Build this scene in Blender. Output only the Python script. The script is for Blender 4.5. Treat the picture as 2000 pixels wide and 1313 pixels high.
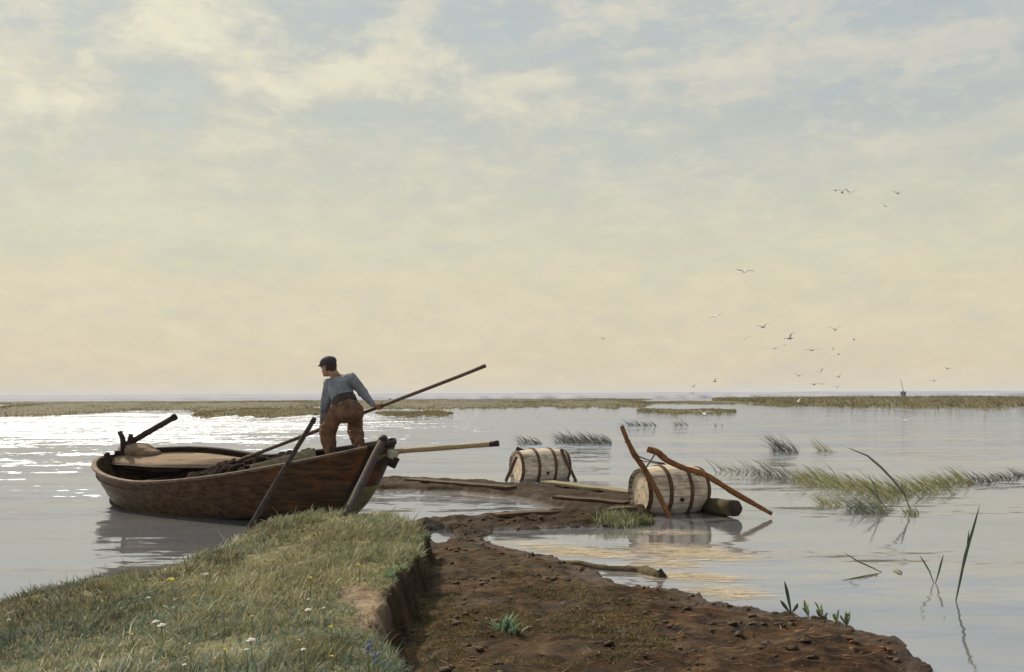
import bpy, bmesh, math, random
import numpy as np
from mathutils import Vector, Matrix, noise as mnoise

random.seed(7)
rng = np.random.default_rng(11)
scene = bpy.context.scene
for o in list(bpy.data.objects):
    bpy.data.objects.remove(o, do_unlink=True)

# ------------------------------------------------------------------ camera
F, HZ, CH, ROLL = 2100.0, 770.0, 1.8, 0.0045      # focal length in photo pixels, horizon row, eye height, roll
cam = bpy.data.cameras.new("camera")
cam.sensor_width = 36.0
cam.lens = F / 2000.0 * 36.0
cam.shift_y = (HZ - 656.25) / 2000.0
cam.clip_start, cam.clip_end = 0.1, 20000.0
cam_ob = bpy.data.objects.new("camera", cam)
scene.collection.objects.link(cam_ob)
cam_ob.matrix_world = Matrix.Translation((0, 0, CH)) @ Matrix.Rotation(math.radians(90), 4, 'X') @ Matrix.Rotation(-ROLL, 4, 'Z')
scene.camera = cam_ob

# ------------------------------------------------------------------ light
SUN_AZ, SUN_EL = math.radians(-40.0), math.radians(41.0)      # azimuth from +Y towards +X
sun_dir = Vector((math.sin(SUN_AZ) * math.cos(SUN_EL), math.cos(SUN_AZ) * math.cos(SUN_EL), math.sin(SUN_EL)))
sl = bpy.data.lights.new("sun", 'SUN')
sl.energy, sl.angle, sl.color = 4.5, math.radians(0.6), (1.0, 0.88, 0.70)
sun = bpy.data.objects.new("sun", sl)
scene.collection.objects.link(sun)
sun.rotation_euler = sun_dir.to_track_quat('Z', 'Y').to_euler()
sun.location = sun_dir * 50

scene.view_settings.view_transform = 'Standard'
scene.view_settings.look = 'None'
scene.view_settings.exposure = 0.0
scene.view_settings.gamma = 1.0
scene.view_settings.use_curve_mapping = False
scene.cycles.sample_clamp_indirect = 6.0
scene.cycles.sample_clamp_direct = 12.0
scene.cycles.max_bounces = 6
scene.cycles.use_denoising = True


class NT:
    """small helper round a node tree"""
    def __init__(self, tree):
        self.t = tree
        tree.nodes.clear()

    def n(self, kind, **kw):
        nd = self.t.nodes.new(kind)
        for k, v in kw.items():
            if k.startswith('i_'):
                key = k[2:]
                key = int(key) if key.isdigit() else key.replace('_', ' ')
                s = nd.inputs[key]
                if isinstance(v, bpy.types.NodeSocket):
                    self.t.links.new(v, s)
                else:
                    s.default_value = v
            else:
                setattr(nd, k, v)
        return nd

    def link(self, a, b):
        self.t.links.new(a, b)

    def math(self, op, a, b=0.0, c=0.0, clamp=False):
        return self.n('ShaderNodeMath', operation=op, use_clamp=clamp, i_0=a, i_1=b, i_2=c).outputs[0]

    def ramp(self, fac, stops, interp='LINEAR'):
        r = self.n('ShaderNodeValToRGB', i_0=fac)
        r.color_ramp.interpolation = interp
        e = r.color_ramp.elements
        while len(e) < len(stops):
            e.new(0.5)
        for el, (p, c) in zip(e, stops):
            el.position = p
            el.color = (c[0], c[1], c[2], 1.0) if not isinstance(c, float) else (c, c, c, 1.0)
        return r.outputs[0]

    def mix(self, fac, a, b, blend='MIX'):
        m = self.n('ShaderNodeMix', data_type='RGBA', blend_type=blend)
        for s, v in ((m.inputs[0], fac), (m.inputs[6], a), (m.inputs[7], b)):
            if isinstance(v, bpy.types.NodeSocket):
                self.link(v, s)
            else:
                s.default_value = v if isinstance(v, float) else (v[0], v[1], v[2], 1.0)
        return m.outputs[2]

    def noise(self, vec, scale, detail=4.0, rough=0.55, dist=0.0):
        return self.n('ShaderNodeTexNoise', i_Vector=vec, i_Scale=scale, i_Detail=detail, i_Roughness=rough, i_Distortion=dist).outputs['Fac']

    def mapping(self, vec, scale=(1, 1, 1), loc=(0, 0, 0), rot=(0, 0, 0)):
        return self.n('ShaderNodeMapping', i_Vector=vec, i_Scale=scale, i_Location=loc, i_Rotation=rot).outputs[0]


def srgb(r, g, b):
    f = lambda c: (c / 255 / 12.92) if c / 255 <= 0.04045 else ((c / 255 + 0.055) / 1.055) ** 2.4
    return (f(r), f(g), f(b))


def smooth(nt, x, a, b):
    m = nt.n('ShaderNodeMapRange', interpolation_type='SMOOTHSTEP', i_0=x, i_1=a, i_2=b)
    return m.outputs[0]


# ------------------------------------------------------------------ sky
world = bpy.data.worlds.new("World")
scene.world = world
world.use_nodes = True
w = NT(world.node_tree)
tc = w.n('ShaderNodeTexCoord')
dirv = tc.outputs['Generated']
sep = w.n('ShaderNodeSeparateXYZ', i_0=dirv)
dx, dy, dz = sep.outputs
el = w.math('MAXIMUM', dz, 0.0)
base = w.ramp(el, [(0.0, srgb(224, 208, 178)), (0.035, srgb(222, 210, 181)), (0.10, srgb(221, 213, 185)), (0.18, srgb(213, 211, 189)),
                   (0.26, srgb(203, 204, 191)), (0.33, srgb(194, 200, 196)), (0.5, srgb(176, 190, 198)), (0.8, srgb(150, 170, 192)), (1.0, srgb(140, 162, 190))])
# cooler towards the right, creamier towards the sun
right = smooth(w, dx, -0.35, 0.5)
cool = w.math('MULTIPLY', right, smooth(w, el, 0.10, 0.34))
base = w.mix(w.math('MULTIPLY', cool, 0.55), base, srgb(178, 188, 199))
sd = w.n('ShaderNodeVectorMath', operation='DOT_PRODUCT', i_0=dirv)
sd.inputs[1].default_value = sun_dir
glow = w.math('POWER', w.math('MAXIMUM', sd.outputs['Value'], 0.0), 14.0)
base = w.mix(w.math('MULTIPLY', glow, 0.42), base, srgb(240, 234, 210))
# broken cloud: one fractal field, thickened where the photograph has its cloud banks
warp = w.n('ShaderNodeTexNoise', i_Vector=w.mapping(dirv, (3, 3, 5)), i_Scale=1.5, i_Detail=3.0).outputs['Color']
wv = w.n('ShaderNodeVectorMath', operation='MULTIPLY_ADD', i_0=warp, i_2=w.mapping(dirv, (1, 1, 2.1)))
wv.inputs[1].default_value = (0.10, 0.10, 0.10)
puff = w.noise(wv.outputs[0], 10.0, 10.0, 0.66)
big = w.noise(w.mapping(dirv, (1, 1, 2.6), (0.7, 0.2, 0.4)), 3.2, 5.0, 0.55)


def bank(px, py, rx, ry):
    a_, b_ = (px - 1000) / F, (HZ - py) / F
    k_ = math.sqrt(1 + a_ * a_ + b_ * b_)
    x_ = w.math('DIVIDE', w.math('SUBTRACT', dx, a_ / k_), rx / F)
    z_ = w.math('DIVIDE', w.math('SUBTRACT', dz, b_ / k_), ry / F)
    return smooth(w, w.math('ADD', w.math('MULTIPLY', x_, x_), w.math('MULTIPLY', z_, z_)), 1.3, 0.0)


den = bank(300, 30, 330, 110)
for args in ((60, 140, 160, 130), (470, 210, 150, 90), (740, 120, 240, 55), (1030, 185, 330, 50), (1500, 150, 210, 50), (1180, 40, 200, 40), (1750, 90, 260, 30), (430, 290, 80, 40), (180, 330, 260, 120)):
    den = w.math('MAXIMUM', den, bank(*args))
cl = w.math('ADD', w.math('ADD', w.math('MULTIPLY', puff, 0.75), w.math('MULTIPLY', big, 0.25)), w.math('MULTIPLY', den, 0.10))
cmask = w.math('MULTIPLY', smooth(w, cl, 0.52, 0.68), smooth(w, el, 0.15, 0.27))
ccol = w.mix(right, srgb(241, 234, 206), srgb(222, 215, 200))
blue = w.math('MULTIPLY', smooth(w, cl, 0.57, 0.42), smooth(w, el, 0.12, 0.30))
base = w.mix(w.math('MULTIPLY', blue, 0.52), base, w.mix(right, srgb(187, 200, 203), srgb(176, 187, 196)))
base = w.mix(w.math('MULTIPLY', cmask, w.math('SUBTRACT', 0.92, w.math('MULTIPLY', right, 0.40))), base, ccol)
# mottled thin haze, all over
veil = w.noise(w.mapping(dirv, (5, 5, 16)), 2.2, 9.0, 0.68, 0.3)
fleck = w.noise(w.mapping(dirv, (1, 1, 2.2)), 34.0, 6.0, 0.65)
base = w.mix(w.math('MULTIPLY', smooth(w, veil, 0.46, 0.66), 0.26), base, srgb(236, 225, 196))
base = w.mix(w.math('MULTIPLY', smooth(w, veil, 0.52, 0.34), 0.22), base, srgb(196, 196, 186))
base = w.mix(w.math('MULTIPLY', smooth(w, fleck, 0.50, 0.66), 0.20), base, srgb(238, 229, 203))
base = w.mix(w.math('MULTIPLY', smooth(w, fleck, 0.50, 0.36), 0.16), base, srgb(196, 197, 192))
# bright patch added to the unseen sky at upper left, for glare on water
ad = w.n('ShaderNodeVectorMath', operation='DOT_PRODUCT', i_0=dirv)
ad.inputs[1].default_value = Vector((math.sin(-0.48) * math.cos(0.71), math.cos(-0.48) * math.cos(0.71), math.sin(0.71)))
glare_patch = w.math('MULTIPLY', smooth(w, ad.outputs['Value'], 0.948, 0.985), smooth(w, puff, 0.30, 0.55))
base = w.mix(glare_patch, base, (12.0, 10.8, 8.4))
sky = w.n('ShaderNodeTexSky', sky_type='NISHITA', sun_disc=False)
sky.sun_elevation, sky.sun_rotation = SUN_EL, SUN_AZ
sky.air_density, sky.dust_density, sky.ozone_density = 1.0, 2.5, 1.0
bg1 = w.n('ShaderNodeBackground', i_Color=sky.outputs[0], i_Strength=0.06)
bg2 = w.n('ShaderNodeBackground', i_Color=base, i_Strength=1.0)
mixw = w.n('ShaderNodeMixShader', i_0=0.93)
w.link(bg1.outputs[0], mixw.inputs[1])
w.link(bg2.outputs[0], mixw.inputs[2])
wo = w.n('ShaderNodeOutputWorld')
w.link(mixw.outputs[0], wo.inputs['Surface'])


# ------------------------------------------------------------------ photo pixel -> place
def ray(px, py):
    u, v = px - 1000.0, HZ - py
    return (u + v * ROLL) / F, (v - u * ROLL) / F


def P(px, py, d):                                 # the point seen at this pixel, d metres ahead
    a, b = ray(px, py)
    return Vector((a * d, d, CH + b * d))


def G(px, py, z=0.0):                             # the point seen at this pixel at height z
    a, b = ray(px, py)
    d = (z - CH) / b
    return Vector((a * d, d, z))


# ------------------------------------------------------------------ mesh helpers
def col(o):
    scene.collection.objects.link(o)
    return o


def wloc(o):
    v = Vector((0, 0, 0))
    while o is not None:
        v += o.location
        o = o.parent
    return v


def mesh(name, verts, faces, m, parent=None, loc=None, shade=True, cols=None):
    """verts in world space; stored relative to loc (top-level) or to the parent"""
    verts = np.asarray([tuple(v) for v in verts] if not isinstance(verts, np.ndarray) else verts, dtype=np.float64)
    if parent is not None:
        org, l = np.array(wloc(parent)), (0, 0, 0)
    else:
        l = tuple(loc) if loc is not None else (0, 0, 0)
        org = np.array(l)
    me = bpy.data.meshes.new(name)
    me.from_pydata((verts - org).tolist(), [], faces if isinstance(faces, list) else faces.tolist())
    me.materials.append(m)
    if shade:
        me.polygons.foreach_set('use_smooth', [True] * len(me.polygons))
    if cols is not None:
        at = me.color_attributes.new('Col', 'FLOAT_COLOR', 'POINT')
        at.data.foreach_set('color', np.asarray(cols, dtype=np.float32).ravel())
    me.update()
    o = bpy.data.objects.new(name, me)
    o.location = l
    if parent is not None:
        o.parent = parent
    return col(o)


def thing(name, label, cat, loc, group=None):
    o = bpy.data.objects.new(name, None)
    o.empty_display_size = 0.2
    o.location = loc
    return tag(col(o), label, cat, group)


def tag(o, label, cat, group=None):
    o['label'], o['category'] = label, cat
    if group:
        o['group'] = group
    return o


def struct(o, kind='structure', label=None, cat=None):
    o['kind'] = kind
    if label:
        o['label'], o['category'] = label, cat
    return o


class MB:
    """collects shapes for ONE mesh"""
    def __init__(self):
        self.v, self.f = [], []

    def add(self, v, f):
        k = len(self.v)
        self.v += [tuple(p) for p in v]
        self.f += [[i + k for i in q] for q in f]
        return self

    def tube(self, pts, rad, n=8, wob=0.0, flat=1.0, side=None, cap=True):
        pts = [Vector(p) for p in pts]
        if not hasattr(rad, '__len__'):
            rad = [rad] * len(pts)
        v, f = [], []
        ref = None
        for i, p in enumerate(pts):
            t = (pts[min(i + 1, len(pts) - 1)] - pts[max(i - 1, 0)]).normalized()
            if ref is None:
                ref = Vector(side) if side is not None else (Vector((0, 0, 1)) if abs(t.z) < 0.9 else Vector((1, 0, 0)))
            a = (ref - t * ref.dot(t)).normalized()
            b = t.cross(a)
            ref = a
            for k in range(n):
                an = 2 * math.pi * k / n
                r = rad[i] * (1 + wob * (mnoise.noise(Vector((p.x * 9 + k * 1.7, p.y * 9, p.z * 9)))))
                v.append(p + a * math.cos(an) * r + b * math.sin(an) * r * flat)
        for i in range(len(pts) - 1):
            for k in range(n):
                f.append([i * n + k, i * n + (k + 1) % n, (i + 1) * n + (k + 1) % n, (i + 1) * n + k])
        if cap:
            f.append(list(range(n))[::-1])
            f.append([(len(pts) - 1) * n + k for k in range(n)])
        return self.add(v, f)

    def beam(self, p0, p1, wdt, hgt, up=(0, 0, 1), bev=0.12, seg=1, wob=0.0):
        """a bar of rectangular section with chamfered edges"""
        p0, p1 = Vector(p0), Vector(p1)
        t = (p1 - p0).normalized()
        b = Vector(up)
        b = (b - t * b.dot(t)).normalized()
        a = t.cross(b)
        c = min(wdt, hgt) * bev
        pr = [(-wdt / 2 + c, -hgt / 2), (wdt / 2 - c, -hgt / 2), (wdt / 2, -hgt / 2 + c), (wdt / 2, hgt / 2 - c),
              (wdt / 2 - c, hgt / 2), (-wdt / 2 + c, hgt / 2), (-wdt / 2, hgt / 2 - c), (-wdt / 2, -hgt / 2 + c)]
        v, f = [], []
        for i in range(seg + 1):
            p = p0.lerp(p1, i / seg)
            j = Vector((mnoise.noise(p * 3), mnoise.noise(p * 3 + Vector((9, 0, 0))), mnoise.noise(p * 3 + Vector((0, 9, 0))))) * wob
            for x, y in pr:
                v.append(p + j + a * x + b * y)
        for i in range(seg):
            for k in range(8):
                f.append([i * 8 + k, i * 8 + (k + 1) % 8, (i + 1) * 8 + (k + 1) % 8, (i + 1) * 8 + k])
        f.append(list(range(8))[::-1])
        f.append([seg * 8 + k for k in range(8)])
        return self.add(v, f)

    def ball(self, c, r, n=10, m=7, rot=None, wob=0.0, seed=0.0):
        c = Vector(c)
        r = r if hasattr(r, '__len__') else (r, r, r)
        R = rot if rot is not None else Matrix.Identity(3)
        v, f = [], []
        for i in range(1, m):
            th = math.pi * i / m
            for k in range(n):
                ph = 2 * math.pi * k / n
                q = Vector((math.sin(th) * math.cos(ph), math.sin(th) * math.sin(ph), math.cos(th)))
                if wob:
                    q = q * (1 + wob * mnoise.noise(q * 1.7 + Vector((seed, seed * 0.7, -seed))))
                v.append(c + R @ Vector((q.x * r[0], q.y * r[1], q.z * r[2])))
        top = len(v)
        v.append(c + R @ Vector((0, 0, r[2])))
        v.append(c + R @ Vector((0, 0, -r[2])))
        for i in range(m - 2):
            for k in range(n):
                f.append([i * n + k, (i + 1) * n + k, (i + 1) * n + (k + 1) % n, i * n + (k + 1) % n])
        for k in range(n):
            f.append([top, k, (k + 1) % n])
            f.append([top + 1, (m - 2) * n + (k + 1) % n, (m - 2) * n + k])
        return self.add(v, f)

    def cone(self, p0, r0, p1, r1):               # a tapered limb with round ends
        p0, p1 = Vector(p0), Vector(p1)
        k = 5
        t = (p1 - p0).normalized()
        pts = [p0 - t * r0 * math.cos(a) for a in (0.25, 0.6, 1.0)] + [p0.lerp(p1, i / k) for i in range(k + 1)] + [p1 + t * r1 * math.cos(a) for a in (1.0, 0.6, 0.25)]
        rad = [r0 * math.sin(a) for a in (0.25, 0.6, 1.0)] + [r0 + (r1 - r0) * i / k for i in range(k + 1)] + [r1 * math.sin(a) for a in (1.0, 0.6, 0.25)]
        return self.tube(pts, rad, 14)

    def build(self, name, m, parent=None, loc=None, shade=True):
        return mesh(name, self.v, self.f, m, parent, loc, shade)


def remeshed(name, mb, m, parent, voxel, smooth_n=6, lump=0.0, lump_scale=14.0, stretch=(1, 1, 1)):
    """fuse the collected shapes into one continuous skin"""
    tmp = mb.build('fusing', m)
    md = tmp.modifiers.new('r', 'REMESH')
    md.mode, md.voxel_size = 'VOXEL', voxel
    sm = tmp.modifiers.new('s', 'SMOOTH')
    sm.iterations, sm.factor = smooth_n, 0.5
    dg = bpy.context.evaluated_depsgraph_get()
    ev = tmp.evaluated_get(dg).to_mesh()
    n = len(ev.vertices)
    co = np.empty(n * 3)
    ev.vertices.foreach_get('co', co)
    no = np.empty(n * 3)
    ev.vertices.foreach_get('normal', no)
    co, no = co.reshape(-1, 3), no.reshape(-1, 3)
    faces = [list(p.vertices) for p in ev.polygons]
    if lump:
        for i in range(n):
            q = Vector((co[i][0] * stretch[0], co[i][1] * stretch[1], co[i][2] * stretch[2])) * lump_scale
            co[i] += no[i] * lump * (mnoise.noise(q) + 0.5 * mnoise.noise(q * 2.3))
    tmp.to_mesh_clear()
    me = tmp.data
    bpy.data.objects.remove(tmp, do_unlink=True)
    bpy.data.meshes.remove(me)
    return mesh(name, co, faces, m, parent)


# ------------------------------------------------------------------ materials
def basic(name, stops, scale=(1, 1, 1), nscale=6.0, rough=0.8, bump=0.3, detail=6.0, fine=None, bdist=0.02, spec=0.3, dist=0.0, coord='Object', rot=(0, 0, 0), along_x=None):
    m = bpy.data.materials.new(name)
    m.use_nodes = True
    t = NT(m.node_tree)
    c = t.n('ShaderNodeTexCoord').outputs[coord]
    v = t.mapping(c, scale, (0, 0, 0), rot)
    f = t.noise(v, nscale, detail, 0.62, dist)
    color = t.ramp(f, stops)
    if fine:
        ff = t.math('MULTIPLY', smooth(t, t.noise(c, fine[0], 5.0, 0.6), fine[1], fine[2]), fine[4] if len(fine) > 4 else 0.8)
        if along_x:                                # old paint kept only on this stretch
            ff = t.math('MULTIPLY', ff, smooth(t, t.n('ShaderNodeSeparateXYZ', i_0=c).outputs[0], *along_x))
        color = t.mix(ff, color, fine[3])
    b = t.n('ShaderNodeBump', i_Height=t.noise(v, nscale * 3.1, 6.0, 0.65), i_Strength=bump, i_Distance=bdist)
    p = t.n('ShaderNodeBsdfPrincipled', i_Base_Color=color, i_Roughness=rough, i_Normal=b.outputs[0])
    p.inputs['Specular IOR Level'].default_value = spec
    out = t.n('ShaderNodeOutputMaterial')
    t.link(p.outputs[0], out.inputs[0])
    return m


def wood(name, dark_c, light_c, grain=(1, 1, 1), fine=None, rough=0.75, nscale=5.0, bump=0.35, rot=(0, 0, 0), along_x=None):
    mid = tuple((a + b) / 2 for a, b in zip(dark_c, light_c))
    return basic(name, [(0.3, dark_c), (0.5, mid), (0.72, light_c)], grain, nscale, rough, bump, 8.0, fine, 0.012, 0.10, 0.4, rot=rot, along_x=along_x)


BOAT_ANG = math.atan2(-0.584, 0.811)
along = (0, 0, -BOAT_ANG)
M = {}
M['hull'] = wood('hull_planks', (0.014, 0.008, 0.005), (0.108, 0.064, 0.034), (0.7, 7, 9), (2.1, 0.48, 0.62, (0.18, 0.058, 0.019), 0.72), 0.65, 2.2, rot=along, along_x=(0.2, 1.4))
M['hull_low'] = wood('lower_planks', (0.012, 0.008, 0.005), (0.058, 0.036, 0.021), (0.7, 7, 9), (0.9, 0.55, 0.66, (0.10, 0.075, 0.03), 0.7), 0.6, 2.2, rot=along)
M['olive'] = wood('olive_bow_paint', (0.085, 0.070, 0.028), (0.20, 0.165, 0.070), (3, 3, 1), None, 0.7, 3.0)
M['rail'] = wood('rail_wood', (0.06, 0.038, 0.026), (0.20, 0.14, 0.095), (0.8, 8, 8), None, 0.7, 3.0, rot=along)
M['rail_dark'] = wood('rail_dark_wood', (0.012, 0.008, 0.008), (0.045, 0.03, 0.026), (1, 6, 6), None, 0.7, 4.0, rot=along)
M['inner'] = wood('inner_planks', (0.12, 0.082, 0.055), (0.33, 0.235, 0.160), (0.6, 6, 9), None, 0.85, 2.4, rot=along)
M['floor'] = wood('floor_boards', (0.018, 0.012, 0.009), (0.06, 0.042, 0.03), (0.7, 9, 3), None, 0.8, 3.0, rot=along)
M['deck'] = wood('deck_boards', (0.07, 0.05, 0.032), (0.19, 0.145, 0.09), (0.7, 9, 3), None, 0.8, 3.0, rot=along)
M['grey_board'] = wood('grey_board', (0.11, 0.095, 0.065), (0.28, 0.245, 0.17), (0.8, 8, 8), None, 0.85, 3.0, rot=along)
M['canvas'] = basic('brown_canvas', [(0.3, (0.15, 0.10, 0.068)), (0.7, (0.28, 0.20, 0.135))], (1, 1, 2), 5.0, 0.95, 0.5)
M['grey_spar'] = wood('grey_spar', (0.022, 0.016, 0.014), (0.095, 0.070, 0.060), (6, 6, 1.2), None, 0.7, 6.0)
M['dark_spar'] = wood('dark_spar', (0.016, 0.012, 0.011), (0.07, 0.05, 0.045), (5, 5, 3), None, 0.7, 6.0)
M['pole'] = wood('pole_wood', (0.060, 0.040, 0.032), (0.17, 0.115, 0.09), (2, 6, 6), None, 0.6, 6.0)
M['pale_pole'] = wood('pale_pole_wood', (0.22, 0.15, 0.075), (0.44, 0.33, 0.18), (1.5, 8, 8), None, 0.6, 6.0)
M['block'] = wood('sawn_block', (0.30, 0.26, 0.20), (0.5, 0.45, 0.36), (2, 5, 5), None, 0.8, 5.0)
M['red_stick'] = wood('red_stick', (0.085, 0.032, 0.014), (0.30, 0.130, 0.05), (5, 5, 1.5), (9.0, 0.55, 0.68, (0.36, 0.19, 0.08), 0.7), 0.7, 7.0)
M['stave'] = basic('barrel_staves', [(0.30, (0.28, 0.215, 0.155)), (0.46, (0.53, 0.435, 0.325)), (0.70, (0.73, 0.62, 0.475))], (1.2, 5, 5), 2.6, 0.85, 0.5, 8.0, (4.0, 0.54, 0.68, (0.26, 0.20, 0.16), 0.8), 0.01, 0.2, 0.5)
M['seam'] = basic('stave_joint', [(0.3, (0.09, 0.070, 0.055)), (0.7, (0.24, 0.20, 0.165))], nscale=14)
M['hoop'] = wood('hoop_wood', (0.050, 0.028, 0.018), (0.155, 0.092, 0.056), (3, 3, 3), None, 0.8, 7.0)
M['black'] = basic('black_hole', [(0.3, (0.01, 0.008, 0.007)), (0.7, (0.03, 0.02, 0.018))])
M['cord'] = basic('cord', [(0.3, (0.05, 0.03, 0.02)), (0.7, (0.13, 0.085, 0.06))], nscale=30)
M['log'] = wood('log_bark', (0.030, 0.022, 0.012), (0.12, 0.090, 0.048), (2, 6, 6), (4.0, 0.55, 0.65, (0.16, 0.145, 0.055), 0.5), 0.85, 5.0, 0.6)
M['drift'] = wood('driftwood', (0.030, 0.022, 0.012), (0.135, 0.105, 0.060), (2, 6, 6), None, 0.85, 5.0, 0.8)
M['log_end'] = basic('log_end', [(0.3, (0.015, 0.010, 0.007)), (0.7, (0.055, 0.036, 0.026))], nscale=9)
M['ledge'] = wood('ledge_board', (0.025, 0.016, 0.009), (0.115, 0.075, 0.040), (0.8, 8, 8), None, 0.7, 4.0, .6)
M['pale_plank'] = wood('pale_plank', (0.12, 0.095, 0.055), (0.29, 0.245, 0.155), (1, 8, 8), None, 0.8, 4.0)
M['skin'] = basic('skin', [(0.35, (0.22, 0.105, 0.066)), (0.65, (0.34, 0.175, 0.112))], nscale=12, rough=0.6, bump=0.1)
M['shirt'] = basic('blue_shirt_cloth', [(0.3, (0.125, 0.132, 0.150)), (0.5, (0.195, 0.205, 0.228)), (0.7, (0.30, 0.312, 0.335))], (1, 1, 0.6), 7.0, 0.95, 0.6, 6.0, bdist=0.03, spec=0.1)
M['trousers'] = basic('brown_trouser_cloth', [(0.3, (0.085, 0.046, 0.030)), (0.5, (0.155, 0.085, 0.054)), (0.7, (0.24, 0.14, 0.092))], (1, 1, 0.7), 9.0, 0.95, 0.7, 6.0, bdist=0.03, spec=0.1)
M['band'] = basic('dark_waist_cloth', [(0.3, (0.030, 0.022, 0.018)), (0.7, (0.075, 0.052, 0.040))], nscale=14, rough=0.9)
M['cap'] = basic('dark_cap_cloth', [(0.3, (0.032, 0.026, 0.034)), (0.7, (0.075, 0.062, 0.075))], nscale=12, rough=0.95, bump=0.5)
M['hair'] = basic('dark_hair', [(0.3, (0.018, 0.011, 0.008)), (0.7, (0.05, 0.03, 0.02))], nscale=30, rough=0.7)
M['boot'] = basic('dark_boot', [(0.3, (0.02, 0.014, 0.01)), (0.7, (0.06, 0.04, 0.028))], nscale=10, rough=0.6)
M['gull_white'] = basic('gull_white', [(0.3, (0.62, 0.60, 0.58)), (0.7, (0.82, 0.80, 0.77))], nscale=8)
M['gull_grey'] = basic('gull_grey', [(0.3, (0.17, 0.17, 0.20)), (0.7, (0.28, 0.28, 0.32))], nscale=8)
M['gull_dark'] = basic('gull_dark', [(0.3, (0.07, 0.07, 0.10)), (0.7, (0.14, 0.14, 0.18))], nscale=8)
M['petal'] = basic('white_petal', [(0.3, (0.68, 0.63, 0.58)), (0.7, (0.85, 0.80, 0.76))], nscale=20)
M['yellow'] = basic('yellow_petal', [(0.3, (0.55, 0.42, 0.04)), (0.7, (0.72, 0.58, 0.08))], nscale=20)
M['blue'] = basic('blue_petal', [(0.3, (0.13, 0.15, 0.27)), (0.7, (0.20, 0.22, 0.36))], nscale=20)
M['stem'] = basic('green_stem', [(0.3, (0.10, 0.12, 0.035)), (0.7, (0.20, 0.21, 0.08))], nscale=20)
M['dry'] = basic('dry_stem', [(0.3, (0.26, 0.21, 0.13)), (0.7, (0.46, 0.39, 0.27))], nscale=20)
M['barge'] = basic('dark_barge', [(0.3, (0.03, 0.03, 0.045)), (0.7, (0.07, 0.07, 0.09))], nscale=2)


def leaf_mat(name, trans=0.3):
    """leaf or blade: the colour of each blade comes with the mesh"""
    m = bpy.data.materials.new(name)
    m.use_nodes = True
    t = NT(m.node_tree)
    c = t.n('ShaderNodeVertexColor', layer_name='Col').outputs[0]
    d = t.n('ShaderNodeBsdfPrincipled', i_Base_Color=c, i_Roughness=0.75)
    d.inputs['Specular IOR Level'].default_value = 0.2
    tr = t.n('ShaderNodeBsdfTranslucent', i_Color=c)
    mx = t.n('ShaderNodeMixShader', i_0=trans)
    t.link(d.outputs[0], mx.inputs[1])
    t.link(tr.outputs[0], mx.inputs[2])
    o = t.n('ShaderNodeOutputMaterial')
    t.link(mx.outputs[0], o.inputs[0])
    return m


M['blade'] = leaf_mat('grass_blade', 0.3)
M['reed'] = leaf_mat('reed_blade', 0.25)
M['marsh_reed'] = leaf_mat('marsh_blade', 0.5)


# ------------------------------------------------------------------ ground: bank, mud shore, dams, lake bed
def vnoise(x, y, s, seed):
    r = np.random.default_rng(seed)
    T = r.random((256, 256))
    x, y = x / s + 1000.3, y / s + 1000.7
    xi, yi = np.floor(x).astype(int), np.floor(y).astype(int)
    fx, fy = x - xi, y - yi
    fx, fy = fx * fx * (3 - 2 * fx), fy * fy * (3 - 2 * fy)
    g = lambda i, j: T[i % 256, j % 256]
    return ((g(xi, yi) * (1 - fx) + g(xi + 1, yi) * fx) * (1 - fy) + (g(xi, yi + 1) * (1 - fx) + g(xi + 1, yi + 1) * fx) * fy) * 2 - 1


def fbm(x, y, s, seed, octv=4, gain=0.5):
    r, a = 0, 1.0
    for k in range(octv):
        r = r + a * vnoise(x, y, s / 2 ** k, seed + k)
        a *= gain
    return r


def sdist(poly, x, y):
    """signed distance to a polygon, positive inside; and the index/param of the nearest edge"""
    d2 = np.full(x.shape, 1e9)
    ins = np.zeros(x.shape, bool)
    n = len(poly)
    for i in range(n):
        (ax, ay), (bx, by) = poly[i], poly[(i + 1) % n]
        ex, ey = bx - ax, by - ay
        t = np.clip(((x - ax) * ex + (y - ay) * ey) / (ex * ex + ey * ey + 1e-12), 0, 1)
        d2 = np.minimum(d2, (x - ax - t * ex) ** 2 + (y - ay - t * ey) ** 2)
        c = ((ay > y) != (by > y)) & (x < (bx - ax) * (y - ay) / (by - ay + 1e-12) + ax)
        ins ^= c
    return np.where(ins, 1, -1) * np.sqrt(d2)


# crest of the grassy bank: pixel, height of the ground there, run of the slope outside it
BANK = [(-420, 1330, .10, .8), (-200, 1246, .11, .8), (0, 1184, .12, .8), (80, 1160, .13, .8), (150, 1143, .14, .7), (210, 1122, .15, .7), (280, 1116, .17, .7),
        (340, 1105, .20, .7), (430, 1075, .25, .6), (500, 1038, .31, .5), (545, 1012, .35, .5), (600, 1000, .37, .4), (680, 1000, .38, .4),
        (760, 1007, .38, .35), (815, 1025, .37, .16), (832, 1042, .37, .13), (818, 1072, .40, .15), (790, 1100, .42, .19), (765, 1125, .43, .22),
        (738, 1160, .44, .26), (728, 1200, .44, .28), (738, 1240, .44, .20), (770, 1265, .44, .12), (783, 1313, .44, .12), (772, 1500, .44, .14), (700, 2400, .44, .2), (-900, 2400, .3, .8)]
MUD = [(815, 1016), (900, 1010), (1000, 1008), (1100, 1001), (1180, 992), (1262, 988), (1278, 1002), (1266, 1020), (1180, 1025), (1080, 1027), (1000, 1030), (950, 1032),
       (942, 1050), (985, 1068), (1060, 1086), (1130, 1102), (1200, 1137), (1292, 1144), (1380, 1171), (1500, 1190), (1570, 1204), (1665, 1220), (1748, 1244), (1790, 1282),
       (1862, 1330), (2080, 1500), (2500, 2400), (500, 2400), (700, 1300), (740, 1120)]
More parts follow.
